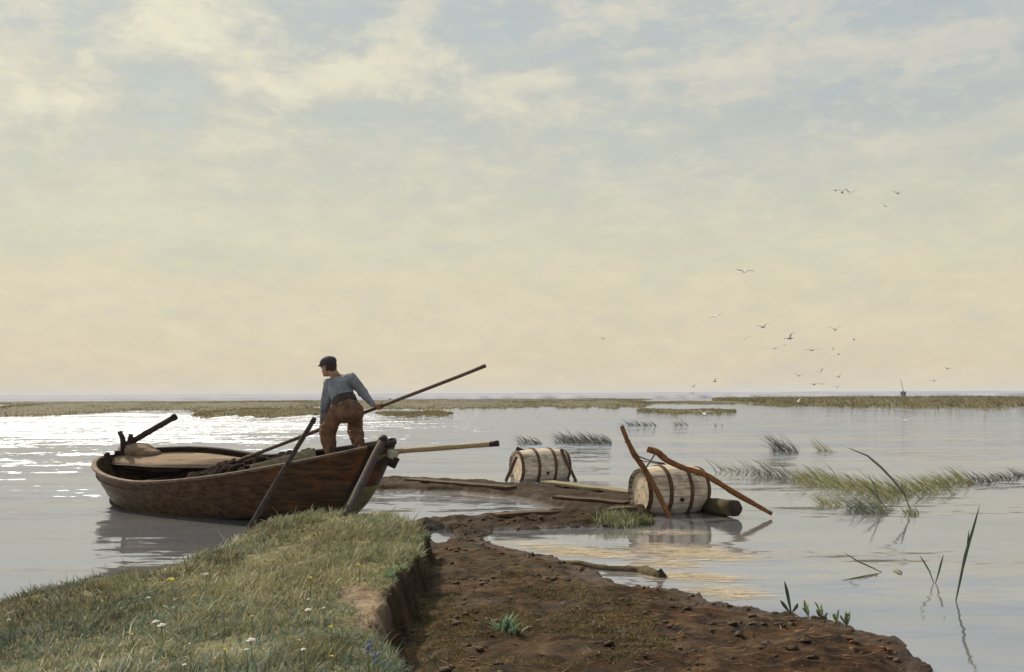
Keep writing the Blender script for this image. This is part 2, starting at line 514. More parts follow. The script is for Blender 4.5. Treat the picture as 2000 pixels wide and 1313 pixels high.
DAM = [(690, 940), (775, 938), (850, 940), (920, 944), (990, 949), (1080, 956), (1160, 963), (1235, 974), (1285, 990), (1262, 1004), (1180, 1003), (1110, 996), (1050, 982),
       (1000, 970), (900, 960), (770, 957), (690, 957)]
PUDDLE = [(846, 1034), (868, 1030), (886, 1046), (884, 1062), (862, 1066), (848, 1052)]
PUDDLE_B = [(1212, 1124), (1240, 1122), (1290, 1136), (1262, 1143), (1225, 1140)]
bank_w = [G(a, b, z) for a, b, z, r in BANK]
mud_w = [G(a, b, 0.03) for a, b in MUD]
dam_w = [G(a, b, 0.03) for a, b in DAM]
pud_w = [G(a, b, 0.03) for a, b in PUDDLE]
pudb_w = [G(a, b, 0.03) for a, b in PUDDLE_B]
xy = lambda L: [(p.x, p.y) for p in L]


def idw(x, y, val):
    nu, de = 0, 0
    for p, v in zip(bank_w, val):
        wt = 1.0 / ((x - p.x) ** 2 + (y - p.y) ** 2 + 0.02) ** 1.5
        nu, de = nu + wt * v, de + wt
    return nu / de


def sstep(t):
    t = np.clip(t, 0, 1)
    return t * t * (3 - 2 * t)


def layers(x, y):
    """heights of every layer of the shore and the distance inside the bank's crest"""
    wob = fbm(x, y, 0.5, 3, 3)
    db = sdist(xy(bank_w), x, y) + 0.035 * wob + 0.03 * fbm(x, y, 0.16, 9, 2)
    zt = idw(x, y, [b[2] for b in BANK]) + 0.035 * fbm(x, y, 1.1, 21, 3) + 0.012 * fbm(x, y, 0.2, 31, 2)
    run = idw(x, y, [b[3] for b in BANK])
    bank = np.where(db > 0, zt, -0.4 + (zt + 0.4) * (1 - sstep(-db / (run * 1.25))))
    bank = np.where(db > 0, zt - 0.10 * np.exp(-db / 0.10) * (run < 0.3) * 0.4, bank)
    dm = sdist(xy(mud_w), x, y) + 0.07 * fbm(x, y, 0.55, 41, 3) + 0.045 * fbm(x, y, 0.17, 45, 3)
    zm = 0.012 + 0.10 * sstep(dm / 0.9) + 0.030 * fbm(x, y, 0.42, 51, 3) * sstep(dm / 0.3) + 0.030 * np.abs(fbm(x, y, 0.17, 61, 3)) + 0.02 * np.minimum(dm, 0.0)
    mud = np.where(dm > -0.02, zm, np.maximum(-0.4, 0.01 + 0.55 * dm))
    for pd in (pud_w, pudb_w):
        dp = sdist(xy(pd), x, y) + 0.03 * wob
        mud = mud - 0.16 * sstep((dp + 0.10) / 0.16)
    far = np.clip((y - 13.0) / 2.0, 0, 1) * (x < 4)
    mud = mud + 0.05 * far * sstep(dm / 0.15)
    dd = sdist(xy(dam_w), x, y) + 0.05 * fbm(x, y, 0.5, 71, 3)
    dam = np.where(dd > -0.02, 0.015 + 0.095 * sstep(dd / 0.14) + 0.022 * fbm(x, y, 0.4, 81, 4) * sstep(dd / 0.2) + 0.022 * np.abs(fbm(x, y, 0.15, 85, 2)), np.maximum(-0.4, 0.02 + 0.6 * dd))
    return bank, mud, dam, db, dm, dd


STEP = 0.042
gx = np.arange(-12.5, 8.5, STEP)
gy = np.arange(-0.5, 23.2, STEP)
GX, GY = np.meshgrid(gx, gy)
B_, M_, D_, DB, DM, DD = layers(GX, GY)
Z = np.maximum(np.maximum(B_, M_), np.maximum(D_, -0.4))


def H(x, y):
    fx = np.clip((np.asarray(x, float) - gx[0]) / STEP, 0, len(gx) - 1.001)
    fy = np.clip((np.asarray(y, float) - gy[0]) / STEP, 0, len(gy) - 1.001)
    i, j = fx.astype(int), fy.astype(int)
    a, b = fx - i, fy - j
    return (Z[j, i] * (1 - a) + Z[j, i + 1] * a) * (1 - b) + (Z[j + 1, i] * (1 - a) + Z[j + 1, i + 1] * a) * b


def SAMPLE(A, x, y):
    i = np.clip(((np.asarray(x) - gx[0]) / STEP).astype(int), 0, len(gx) - 1)
    j = np.clip(((np.asarray(y) - gy[0]) / STEP).astype(int), 0, len(gy) - 1)
    return A[j, i]


def on_ground(px, py, dz=0.0):
    """the point of this pixel that floats dz above the ground"""
    a, b = ray(px, py)
    d = np.arange(2.5, 23, 0.01)
    hit = np.nonzero(CH + b * d <= np.maximum(H(a * d, d), 0) + dz)[0]
    d = d[hit[0]] if len(hit) else 12.0
    return Vector((a * d, d, CH + b * d))


# bare earth slump on the bank's edge
SLUMP = xy([G(a, b, .44) for a, b in [(668, 1150), (700, 1142), (745, 1150), (760, 1175), (745, 1215), (715, 1235), (692, 1205), (678, 1172)]])
DS = sdist(SLUMP, GX, GY) + 0.05 * fbm(GX, GY, 0.25, 91, 3)
MOSS = xy([G(a, b, .40) for a, b in [(758, 1128), (790, 1085), (822, 1045), (836, 1040), (832, 1075), (800, 1105), (772, 1140)]])

nx, ny = len(gx), len(gy)
idx = np.arange(nx * ny).reshape(ny, nx)
quads = np.stack([idx[:-1, :-1], idx[:-1, 1:], idx[1:, 1:], idx[1:, :-1]], -1).reshape(-1, 4)
zq = Z.ravel()[quads].max(1)
quads = quads[zq > -0.395]
used = np.unique(quads)
remap = -np.ones(nx * ny, int)
remap[used] = np.arange(len(used))
gv = np.stack([GX.ravel(), GY.ravel(), Z.ravel()], -1)[used]
# what the ground IS in each place: grass sod (r), bare earth slump (g), olive-mossed mud (b)
sod = np.clip((DB.ravel()[used] + 0.03) / 0.05, 0, 1) * (1 - np.clip(DS.ravel()[used] / 0.06 + 0.5, 0, 1))
slump = np.clip(DS.ravel()[used] / 0.08 + 0.6, 0, 1) * (DB.ravel()[used] > -0.22)
moss = np.clip(fbm(gv[:, 0], gv[:, 1], 0.8, 101, 4) * 0.8 + 0.25 - 0.10 * gv[:, 0], 0, 1)
gcol = np.stack([sod, slump, moss, np.ones_like(sod)], -1)

m = bpy.data.materials.new('shore_earth')
m.use_nodes = True
t = NT(m.node_tree)
pos = t.n('ShaderNodeNewGeometry').outputs['Position']
pz = t.n('ShaderNodeSeparateXYZ', i_0=pos).outputs[2]
vc = t.n('ShaderNodeSeparateColor', i_0=t.n('ShaderNodeVertexColor', layer_name='Col').outputs[0])
n1 = t.noise(pos, 3.4, 9, 0.70, 0.6)
n2 = t.noise(pos, 7.0, 9, 0.72, 0.5)
n3 = t.noise(t.mapping(pos, (1, 1, 1), (7, 3, 1)), 2.2, 7, 0.65)
mudc = t.ramp(n1, [(0.38, (0.007, 0.005, 0.003)), (0.46, (0.030, 0.018, 0.009)), (0.54, (0.066, 0.039, 0.019)), (0.64, (0.130, 0.082, 0.043))])
mudc = t.mix(t.math('MULTIPLY', smooth(t, n3, 0.53, 0.64), 0.42), mudc, (0.095, 0.040, 0.018))
mudc = t.mix(t.math('MULTIPLY', vc.outputs[2], t.math('MULTIPLY', smooth(t, n2, 0.40, 0.62), 0.75)), mudc, (0.062, 0.052, 0.018))
mudc = t.mix(t.math('MULTIPLY', smooth(t, n2, 0.56, 0.68), 0.6), mudc, (0.19, 0.122, 0.068))
wet = smooth(t, pz, 0.075, 0.0)
mudc = t.mix(t.math('MULTIPLY', wet, 0.6), mudc, (0.038, 0.022, 0.013))
peat = t.ramp(t.noise(t.mapping(pos, (1, 1, 3.5)), 5.0, 8, 0.65), [(0.3, (0.018, 0.011, 0.007)), (0.55, (0.055, 0.030, 0.017)), (0.75, (0.10, 0.060, 0.034))])
facec = smooth(t, pz, 0.15, 0.24)
body = t.mix(facec, mudc, peat)
sodc = t.ramp(t.noise(pos, 4.0, 6, 0.6), [(0.3, (0.11, 0.105, 0.045)), (0.6, (0.19, 0.175, 0.08)), (0.8, (0.25, 0.21, 0.11))])
slc = t.ramp(n2, [(0.35, (0.11, 0.074, 0.046)), (0.5, (0.23, 0.165, 0.108)), (0.68, (0.33, 0.25, 0.17))])
far_wet = smooth(t, t.n('ShaderNodeSeparateXYZ', i_0=pos).outputs[1], 11.5, 15.0)      # the dams out in the lake are soaked through
body = t.mix(t.math('MULTIPLY', far_wet, 0.72), body, (0.030, 0.020, 0.010))
body = t.mix(1.0, body, (0.76, 0.66, 0.53), 'MULTIPLY')
c = t.mix(vc.outputs[0], body, sodc)
c = t.mix(vc.outputs[1], c, slc)
bh = t.math('ADD', t.math('MULTIPLY', t.noise(pos, 9.0, 9, 0.7), 0.05), t.math('MULTIPLY', t.noise(pos, 38.0, 6, 0.65), 0.016))
bp = t.n('ShaderNodeBump', i_Height=bh, i_Strength=0.9, i_Distance=1.0)
rg = t.math('SUBTRACT', 0.82, t.math('MULTIPLY', t.math('MAXIMUM', wet, t.math('MULTIPLY', smooth(t, n3, 0.50, 0.38), 0.3)), 0.55))
pr = t.n('ShaderNodeBsdfPrincipled', i_Base_Color=c, i_Roughness=rg, i_Normal=bp.outputs[0])
pr.inputs['Specular IOR Level'].default_value = 0.10
ot = t.n('ShaderNodeOutputMaterial')
t.link(pr.outputs[0], ot.inputs[0])
M['earth'] = m
struct(mesh('ground', gv, remap[quads], M['earth'], cols=gcol))

M['bed'] = basic('lake_bed_mud', [(0.3, (0.05, 0.04, 0.03)), (0.7, (0.10, 0.08, 0.06))], nscale=0.4)
R_ = 9000.0
bed = MB()
bed.add([(-R_, -200, -0.8), (R_, -200, -0.8), (R_, R_, -0.8), (-R_, R_, -0.8)], [[0, 1, 2, 3]])
struct(bed.build('lake_bed', M['bed']))

# ------------------------------------------------------------------ water
m = bpy.data.materials.new('lake_water')
m.use_nodes = True
t = NT(m.node_tree)
pos = t.n('ShaderNodeNewGeometry').outputs['Position']
sx, sy, _ = t.n('ShaderNodeSeparateXYZ', i_0=pos).outputs
gust = smooth(t, t.noise(t.mapping(pos, (0.045, 0.32, 1), (3, 1, 0)), 1.0, 8, 0.66), 0.40, 0.60)
open_w = smooth(t, t.math('SUBTRACT', sy, t.math('MULTIPLY', sx, 0.55)), 10.0, 42.0)     # sheltered by the shore, open beyond
gx_ = t.math('DIVIDE', t.math('ADD', sx, 30.0), 24.0)
gy_ = t.math('DIVIDE', t.math('SUBTRACT', sy, 74.0), 34.0)
squall = smooth(t, t.math('ADD', t.math('MULTIPLY', gx_, gx_), t.math('MULTIPLY', gy_, gy_)), 1.6, 0.5)      # a wind-ruffled patch off the stern
amp = t.math('MULTIPLY', t.math('ADD', 0.20, t.math('MULTIPLY', open_w, 1.1)), t.math('ADD', 0.08, t.math('MULTIPLY', gust, 1.30)))
amp = t.math('ADD', amp, t.math('MULTIPLY', squall, t.math('ADD', t.math('MULTIPLY', gust, 1.3), 0.95)))


def slopes(scale, k, detail):                      # slope of the ripples along x and y
    c_ = t.n('ShaderNodeTexNoise', i_Vector=t.mapping(pos, scale), i_Scale=1.0, i_Detail=detail, i_Roughness=0.55).outputs['Color']
    v_ = t.n('ShaderNodeVectorMath', operation='SUBTRACT', i_0=c_)
    v_.inputs[1].default_value = (0.5, 0.5, 0.5)
    m_ = t.n('ShaderNodeVectorMath', operation='MULTIPLY', i_0=v_.outputs[0])
    m_.inputs[1].default_value = (k * 0.55, k, 0.0)
    return m_.outputs[0]


sl_ = t.n('ShaderNodeVectorMath', operation='ADD', i_0=slopes((0.35, 1.5, 1), 0.85, 3), i_1=slopes((1.9, 6.5, 1), 0.95, 4)).outputs[0]
sl2_ = t.n('ShaderNodeVectorMath', operation='SCALE', i_0=slopes((6.0, 19.0, 1), 1.0, 2))
t.link(t.math('ADD', t.math('MULTIPLY', squall, 0.8), t.math('MULTIPLY', t.math('MULTIPLY', open_w, gust), 0.38)), sl2_.inputs['Scale'])
sl_ = t.n('ShaderNodeVectorMath', operation='ADD', i_0=sl_, i_1=sl2_.outputs[0]).outputs[0]
sc_ = t.n('ShaderNodeVectorMath', operation='SCALE', i_0=sl_)
t.link(amp, sc_.inputs['Scale'])
nv_ = t.n('ShaderNodeVectorMath', operation='ADD', i_0=sc_.outputs[0])
nv_.inputs[1].default_value = (0, 0, 1)
nrm = t.n('ShaderNodeVectorMath', operation='NORMALIZE', i_0=nv_.outputs[0]).outputs[0]
silt = t.ramp(t.noise(t.mapping(pos, (0.12, 0.5, 1), (9, 2, 0)), 1.0, 5, 0.6), [(0.35, (0.12, 0.135, 0.16)), (0.5, (0.165, 0.168, 0.180)), (0.65, (0.23, 0.22, 0.20))])
df = t.n('ShaderNodeBsdfDiffuse', i_Color=silt)
gl = t.n('ShaderNodeBsdfGlossy', i_Color=(0.76, 0.80, 0.92, 1), i_Roughness=0.06, i_Normal=nrm)
fr = t.n('ShaderNodeFresnel', i_IOR=1.5)
mx = t.n('ShaderNodeMixShader', i_0=t.math('ADD', t.math('MULTIPLY', fr.outputs[0], 0.50), 0.44))
t.link(df.outputs[0], mx.inputs[1])
t.link(gl.outputs[0], mx.inputs[2])
ot = t.n('ShaderNodeOutputMaterial')
t.link(mx.outputs[0], ot.inputs[0])
M['water'] = m
wt = MB()
wt.add([(-R_, -200, 0), (R_, -200, 0), (R_, R_, 0), (-R_, R_, 0)], [[0, 1, 2, 3]])
struct(wt.build('water', M['water']))

# ------------------------------------------------------------------ far marsh and far shore
M['marsh'] = basic('marsh_turf', [(0.3, (0.062, 0.060, 0.030)), (0.5, (0.085, 0.076, 0.040)), (0.72, (0.118, 0.098, 0.060))], (0.05, 0.2, 1), 1.0, 0.95, 0.2, 6.0, bdist=0.1)
M['shore'] = basic('far_shore', [(0.3, (0.225, 0.232, 0.285)), (0.7, (0.29, 0.292, 0.335))], (0.004, 0.02, 1), 1.0, 0.95, 0.1)  # blue-grey of distant haze is put into the land colour


def island(px0, px1, y_far, y_near, hgt, seed, step=None):
    """a low mound between two rows of the photo, ragged outline"""
    pc = (px0 + px1) / 2
    near, far = G(pc, y_near).y, G(pc, y_far).y
    nu, nv = int(max(24, (px1 - px0) / 5)), 10
    v, f, cen = [], [], []
    for j in range(nv + 1):
        tv = j / nv
        for i in range(nu + 1):
            tu = i / nu
            edge = 1 - abs(2 * tu - 1) ** 4
            a = 0.10 * mnoise.noise(Vector((tu * (px1 - px0) / 55, seed, 0))) + 0.14 * mnoise.noise(Vector((tu * (px1 - px0) / 16, seed, 3)))
            b = 0.12 * mnoise.noise(Vector((tu * (px1 - px0) / 70, seed, 8)))
            y0 = near * (1 + max(a, -0.2)) + (far - near) * 0.5 * (1 - edge)
            y1 = far * (1 + b) - (far - near) * 0.45 * (1 - edge)
            y = y0 + (max(y1, y0 + 1) - y0) * tv
            xx = ((px0 + (px1 - px0) * tu) - 1000) / F * (near * 0.4 + y * 0.6)
            z = hgt * (4 * tv * (1 - tv)) ** 0.4 * edge * (0.7 + 0.5 * mnoise.noise(Vector((xx * 0.25, y * 0.1, seed)))) - 0.03
            v.append((xx, y, z))
    for j in range(nv):
        for i in range(nu):
            k = j * (nu + 1) + i
            f.append([k, k + 1, k + nu + 2, k + nu + 1])
    return v, f


def blades(xs, ys, zs, ln, wd, lean_az, lean, colr, nseg=2, bend=0.65, flat=False):
    """curved tapered blades; all arrays of one length"""
    n = len(xs)
    az = lean_az
    dirx, diry = np.cos(az), np.sin(az)
    face = rng.uniform(0, 2 * np.pi, n)
    if flat:
        face = az + np.pi / 2
    sxx, syy = np.cos(face), np.sin(face)
    rows = []
    for k in range(nseg + 1):
        tt = k / nseg
        th = lean * (1 - bend + bend * tt)
        h = ln * tt * np.cos(th) if bend < 0.5 else ln * tt * np.cos(th * 0.8)
        o = ln * tt * np.sin(th)
        c = np.stack([xs + dirx * o, ys + diry * o, zs + h], -1)
        if k < nseg:
            ww = wd * (1 - 0.55 * tt) * 0.5
            s = np.stack([sxx * ww, syy * ww, np.zeros(n)], -1)
            rows += [c - s, c + s]
        else:
            rows.append(c)
    per = len(rows)
    v = np.stack(rows, 1).reshape(-1, 3)
    base = np.arange(n)[:, None] * per
    fs = []
    for k in range(nseg - 1):
        fs.append(base + np.array([[2 * k, 2 * k + 1, 2 * k + 3, 2 * k + 2]]))
    tri = base + np.array([[2 * nseg - 2, 2 * nseg - 1, 2 * nseg]])
    faces = [list(map(int, q)) for blk in fs for q in blk] + [list(map(int, q)) for q in tri]
    cc = np.concatenate([np.repeat(colr, per, 0), np.ones((n * per, 1))], 1)
    return v, faces, cc


def palette(n, cols_, jit=0.18, wts=None):
    cols_ = np.array(cols_)
    k = rng.choice(len(cols_), n, p=wts)
    return np.clip(cols_[k] * (1 + jit * rng.standard_normal((n, 1))) * (1 + 0.06 * rng.standard_normal((n, 3))), 0.004, 0.9)


MARSH_COL = [(0.165, 0.150, 0.066), (0.185, 0.162, 0.080), (0.145, 0.140, 0.066), (0.215, 0.18, 0.108), (0.175, 0.150, 0.098)]
ISL = [(-260, 210, 787, 816, .30), (20, 640, 786, 803, .30), (330, 640, 800, 816, .22), (560, 1120, 784, 800, .30), (720, 880, 806, 814, .12), (1000, 1330, 782, 799, .28),
       (1260, 1460, 800, 809, .25), (1240, 1780, 783, 789, .3), (1500, 1720, 788, 794, .25), (1500, 2400, 776, 798, .6), (-300, 560, 783, 790, .3), (480, 1300, 780, 786, .3)]
bl_x, bl_y, bl_l = [], [], []
for i, (a, b, yf, yn, hh) in enumerate(ISL):
    v, f = island(a, b, yf, yn, hh, i * 3.7 + 1)
    struct(mesh('marsh_island', v, f, M['marsh']))
    va = np.array(v)
    nb = int((b - a) * 12)
    fa = np.array(f)[rng.integers(0, len(f), nb)]
    wts_ = rng.dirichlet((1, 1, 1, 1), nb)
    p = (va[fa] * wts_[:, :, None]).sum(1)
    bl_x.append(p[:, 0]); bl_y.append(p[:, 1]); bl_l.append(np.full(nb, 0.95 if i == 9 else 0.26))
bx, by, bln = np.concatenate(bl_x), np.concatenate(bl_y), np.concatenate(bl_l)
nb = len(bx)
v, f, cc = blades(bx, by, np.full(nb, 0.02), bln * rng.uniform(0.4, 1.2, nb), 0.0016 * by, rng.normal(np.pi, 0.9, nb), rng.uniform(0.5, 1.3, nb), palette(nb, MARSH_COL, .05))
struct(mesh('marsh_reeds', v, f, M['marsh_reed'], cols=cc), 'stuff', 'olive reeds covering the distant marsh islands', 'reeds')

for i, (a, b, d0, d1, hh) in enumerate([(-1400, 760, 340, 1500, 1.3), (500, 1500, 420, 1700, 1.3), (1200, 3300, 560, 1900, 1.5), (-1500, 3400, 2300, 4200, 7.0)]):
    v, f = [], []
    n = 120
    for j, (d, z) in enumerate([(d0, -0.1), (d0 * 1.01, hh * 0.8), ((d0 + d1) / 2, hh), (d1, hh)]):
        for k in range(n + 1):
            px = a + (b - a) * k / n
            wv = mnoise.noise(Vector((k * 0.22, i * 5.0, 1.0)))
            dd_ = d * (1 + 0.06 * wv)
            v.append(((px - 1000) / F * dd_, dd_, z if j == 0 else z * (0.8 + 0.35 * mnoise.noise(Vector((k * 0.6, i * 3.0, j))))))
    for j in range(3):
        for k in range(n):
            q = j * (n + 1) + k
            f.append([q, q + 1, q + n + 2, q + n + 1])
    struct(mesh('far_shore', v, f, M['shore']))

# a barge far off behind the marsh
bd = 520.0
bo = P(1764, 779, bd)
bo.z = 0
barge = thing('barge', 'tiny dark barge with one thin leaning mast far off on the horizon', 'boat', bo)
hb = MB()
hv = []
for x, h0, h1, wd in [(-.70, 1.3, 2.2, 1.0), (-.6, .2, 2.05, 2.6), (0, 0, 1.95, 3.0), (.6, .2, 2.05, 2.6), (.70, 1.3, 2.2, 1.0)]:
    hv += [bo + Vector((x, -wd, h1)), bo + Vector((x, -wd * .6, h0 - .1)), bo + Vector((x, wd * .6, h0 - .1)), bo + Vector((x, wd, h1))]
hb.add(hv, [[i * 4 + k, i * 4 + (k + 1) % 4, i * 4 + 4 + (k + 1) % 4, i * 4 + 4 + k] for i in range(4) for k in range(4)] + [[0, 1, 2, 3], [16, 19, 18, 17]])
hb.build('hull', M['barge'], barge)
MB().beam(bo + Vector((-.4, 0, 2.1)), bo + Vector((.4, 0, 2.2)), 1.0, .6).build('cabin', M['barge'], barge)
MB().tube([bo + Vector((.2, 0, 1.8)), P(1759, 740, bd)], [.15, .10], 6).build('mast', M['barge'], barge)

# ------------------------------------------------------------------ the fishing boat
S0 = Vector((-7.00, 18.83, 0))
UA = Vector((0.811, -0.584, 0)).normalized()
NA = Vector((UA.y, -UA.x, 0))                      # towards the viewer
HEEL = math.radians(7.0)
LB = 6.50


def bl(s, tt, z):                                  # boat frame -> world
    c, q = math.cos(HEEL), math.sin(HEEL)
    return S0 + UA * s + NA * (tt * c + z * q) + Vector((0, 0, z * c - tt * q))


def sheer(s, side=0):
    z = 0.585 + (0.17 * ((2.2 - s) / 2.2) ** 2 if s < 2.2 else 0.56 * ((s - 2.2) / 4.52) ** 1.45)
    if side < 0:                                   # the far rim stands higher along the stern
        z += 0.13 * math.sin(math.pi * min(1, max(0, (s + .1) / 3.0))) ** 1.2
    return z


def hullp(vv, u, side, off=0.0):
    s = (0.80 * (1 - vv) ** 1.25) * (1 - u) + (LB - 1.15 * (1 - vv) ** 1.1) * u
    wv = np.interp(vv, [0, .15, .42, .7, 1.0], [.55, .80, 1.0, 1.06, 1.10])
    x = abs(2 * u ** 0.92 - 1)
    fl = (1 - x ** 2.3) ** 0.62 if x < 1 else 0.0
    if u > .5:                                     # the bow ends in a narrow raked face
        tw = np.interp(vv, [0, .2, .6, 1.0], [.17, .24, .28, .25]) / wv
        fl = math.sqrt(fl * fl + (tw * ((u - .5) * 2) ** 5) ** 2)
    zk = -0.20 + 0.05 * (2 * u - 1) ** 2
    hv_ = np.interp(vv, [0, .42, 1.0], [0, .36, 1.0])
    z = zk + (sheer(s, side) - zk) * hv_
    return s, side * (wv * fl + off), z


boat = thing('fishing_boat', 'dark brown wooden fishing boat lying between the grassy bank and open water', 'boat', bl(3.4, 0, 0))
NU = 56
us = [(1 - math.cos(math.pi * i / NU)) / 2 for i in range(NU + 1)]
LEV = [0, .14, .28, .42, .57, .72, .86, 1.0]


def strakes(k0, k1):
    mb = MB()
    for side in (1, -1):
        v, f, rows = [], [], []
        for k in range(k0, k1):
            rows.append((LEV[k], 0.018))
            rows.append((LEV[k + 1], 0.0))
        for vv, off in rows:
            for u in us:
                o = off * min(1.0, 6 * u, 6 * (1 - u))
                v.append(bl(*hullp(vv, u, side, o)))
        for j in range(len(rows) - 1):
            for i in range(NU):
                q = j * (NU + 1) + i
                fc = [q, q + 1, q + NU + 2, q + NU + 1]
                f.append(fc if side > 0 else fc[::-1])
        mb.add(v, f)
    return mb


def solid(o, th, off=-1):
    md = o.modifiers.new('thick', 'SOLIDIFY')
    md.thickness, md.offset = th, off
    return o


up = strakes(3, 7).build('hull', M['hull'], boat, shade=False)
solid(up, 0.03)
lw = strakes(0, 3)
v, f = [], []
for side in (1, -1):
    for u in us:
        v.append(bl(*hullp(0, u, side)))
for i in range(NU):
    f.append([i, NU + 1 + i, NU + 2 + i, i + 1])
lw.add(v, f)
solid(lw.build('lower_hull', M['hull_low'], boat, shade=False), 0.02)


def run_strip(name, vv, side, u0, u1, wdt, hgt, m_, dz=0.0, off=0.0, n=44, par=boat):
    pts = []
    for i in range(n + 1):
        u = u0 + (u1 - u0) * i / n
        s, tt, z = hullp(vv, u, side, off)
        pts.append(bl(s, tt, z + dz))
    mb = MB()
    v, f = [], []
    for i, p in enumerate(pts):
        tg = (pts[min(i + 1, n)] - pts[max(i - 1, 0)]).normalized()
        b = Vector((0, 0, 1)); b = (b - tg * b.dot(tg)).normalized()
        a = tg.cross(b)
        for x, y in ((-1, -.6), (-.6, -1), (.6, -1), (1, -.6), (1, .6), (.6, 1), (-.6, 1), (-1, .6)):
            v.append(p + a * x * wdt / 2 + b * y * hgt / 2)
    for i in range(n):
        for k in range(8):
            f.append([i * 8 + k, i * 8 + (k + 1) % 8, i * 8 + 8 + (k + 1) % 8, i * 8 + 8 + k])
    f += [list(range(8))[::-1], [n * 8 + k for k in range(8)]]
    return mb.add(v, f).build(name, m_, par, shade=False)


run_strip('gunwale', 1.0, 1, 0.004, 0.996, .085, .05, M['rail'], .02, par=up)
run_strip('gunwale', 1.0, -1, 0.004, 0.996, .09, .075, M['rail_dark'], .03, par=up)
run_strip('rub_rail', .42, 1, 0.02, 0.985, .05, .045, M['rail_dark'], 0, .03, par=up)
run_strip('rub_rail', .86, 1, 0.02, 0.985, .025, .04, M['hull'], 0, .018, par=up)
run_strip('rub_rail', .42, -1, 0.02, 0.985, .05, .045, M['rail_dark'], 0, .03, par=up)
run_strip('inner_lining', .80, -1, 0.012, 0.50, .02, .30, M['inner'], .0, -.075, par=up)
v, f = [], []
n = 26
for i in range(n + 1):                             # half-deck of pale planks along the far side of the stern
    u_ = .012 + .40 * i / n
    sw_, tw_, zw_ = hullp(1.0, u_, -1)
    inner = -tw_ * (-.05 + 1.0 * max(0, (i / n - .35) / .65) ** 1.6)
    inner = min(-inner, 0.0) if inner > 0 else .02
    for k in range(7):
        q = k / 6
        v.append(bl(sw_, (tw_ + .05) * (1 - q) + max(inner, tw_ + .06) * q, zw_ - .03 - .10 * q + .05 * math.sin(math.pi * q)))
for i in range(n):
    for k in range(6):
        f.append([i * 7 + k, i * 7 + k + 1, i * 7 + k + 8, i * 7 + k + 7])
hd_ = solid(MB().add(v, f).build('half_deck', M['inner'], boat), .03)
MB().tube([Vector(v[i * 7 + 6]) - Vector((0, 0, .015)) for i in range(n + 1)], .022, 6).build('edge_board', M['rail_dark'], hd_)
run_strip('stringer', .60, -1, 0.035, 0.75, .05, .05, M['rail_dark'], 0, -.095, par=up)
TL = [0, .1, .2, .3, .42, .5, .57, .64, .72, .8, .86, .93, 1.0]
for nm_, k0, k1, m_ in (('bow_face', 0, 7, M['olive']), ('bow_face', 7, 12, M['hull'])):   # bulging end face: olive below, planked above
    v, f = [], []
    for k in range(k0, k1 + 1):
        a_, b_ = bl(*hullp(TL[k], 1.0, 1)), bl(*hullp(TL[k], 1.0, -1))
        for i in range(13):
            q = i / 12
            v.append(a_.lerp(b_, q) + (UA * .16 - Vector((0, 0, .03))) * (1 - (2 * q - 1) ** 2) * (.55 + .45 * math.sin(math.pi * TL[k] * .9)))
    for j in range(k1 - k0):
        for i in range(12):
            f.append([j * 13 + i, j * 13 + i + 1, j * 13 + i + 14, j * 13 + i + 13])
    solid(MB().add(v, f).build(nm_, m_, boat), .03, 0)
v = [bl(*hullp(1.0, 1.0, 1)).lerp(bl(*hullp(1.0, 1.0, -1)), i / 12) + UA * .16 * .6 * (1 - (i / 6 - 1) ** 2) + Vector((0, 0, .01)) for i in range(13)]
MB().tube(v, .04, 8).build('bow_rail', M['rail_dark'], boat)
for sd in (1, -1):
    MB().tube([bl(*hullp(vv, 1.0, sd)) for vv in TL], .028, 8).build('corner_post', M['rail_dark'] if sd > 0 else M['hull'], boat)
for u, sg in ((0.0, -1),):
    pts = [bl(*[a for a in hullp(vv, u, 1)]) + UA * sg * .01 for vv in (0, .14, .28, .42, .57, .72, .86, 1.0)]
    top = pts[-1] + (pts[-1] - pts[-2]) * .35
    MB().tube(pts + [top], [.045, .05, .055, .06, .06, .06, .06, .06, .055], 8, flat=.8).build('stem_post', M['rail_dark'], boat)
def halfw(s, z):
    best = None
    for vv in np.linspace(0, 1, 21):
        for u in us:
            ss, tt, zz = hullp(vv, u, 1)
            e = abs(ss - s) * 2 + abs(zz - z)
            if best is None or e < best[0]:
                best = (e, tt)
    return max(best[1] - .05, .02)


# floor boards, foredeck, thwart, ribs
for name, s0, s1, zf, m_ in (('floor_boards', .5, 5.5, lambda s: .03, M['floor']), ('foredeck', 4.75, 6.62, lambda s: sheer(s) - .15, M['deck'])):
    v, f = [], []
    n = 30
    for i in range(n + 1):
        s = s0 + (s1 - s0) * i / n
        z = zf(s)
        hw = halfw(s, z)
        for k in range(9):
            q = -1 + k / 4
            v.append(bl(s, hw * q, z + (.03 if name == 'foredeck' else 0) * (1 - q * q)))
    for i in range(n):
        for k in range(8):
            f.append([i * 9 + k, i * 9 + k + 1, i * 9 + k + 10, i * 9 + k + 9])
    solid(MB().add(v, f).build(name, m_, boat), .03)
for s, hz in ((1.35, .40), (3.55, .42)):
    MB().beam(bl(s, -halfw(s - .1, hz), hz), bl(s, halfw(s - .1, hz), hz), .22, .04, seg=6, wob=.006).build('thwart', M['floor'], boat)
MB().beam(bl(4.78, -halfw(4.85, .5), .62), bl(4.78, halfw(4.85, .5), .62), .06, .22, seg=4).build('deck_beam', M['rail_dark'], boat)
for u in (.16, .25, .34, .43, .52, .61):
    for side in (1, -1):
        MB().tube([bl(*hullp(vv, u, side, -.055)) for vv in (.1, .28, .42, .6, .8, .95)], .03, 6).build('rib', M['rail_dark'] if side > 0 else M['inner'], boat)


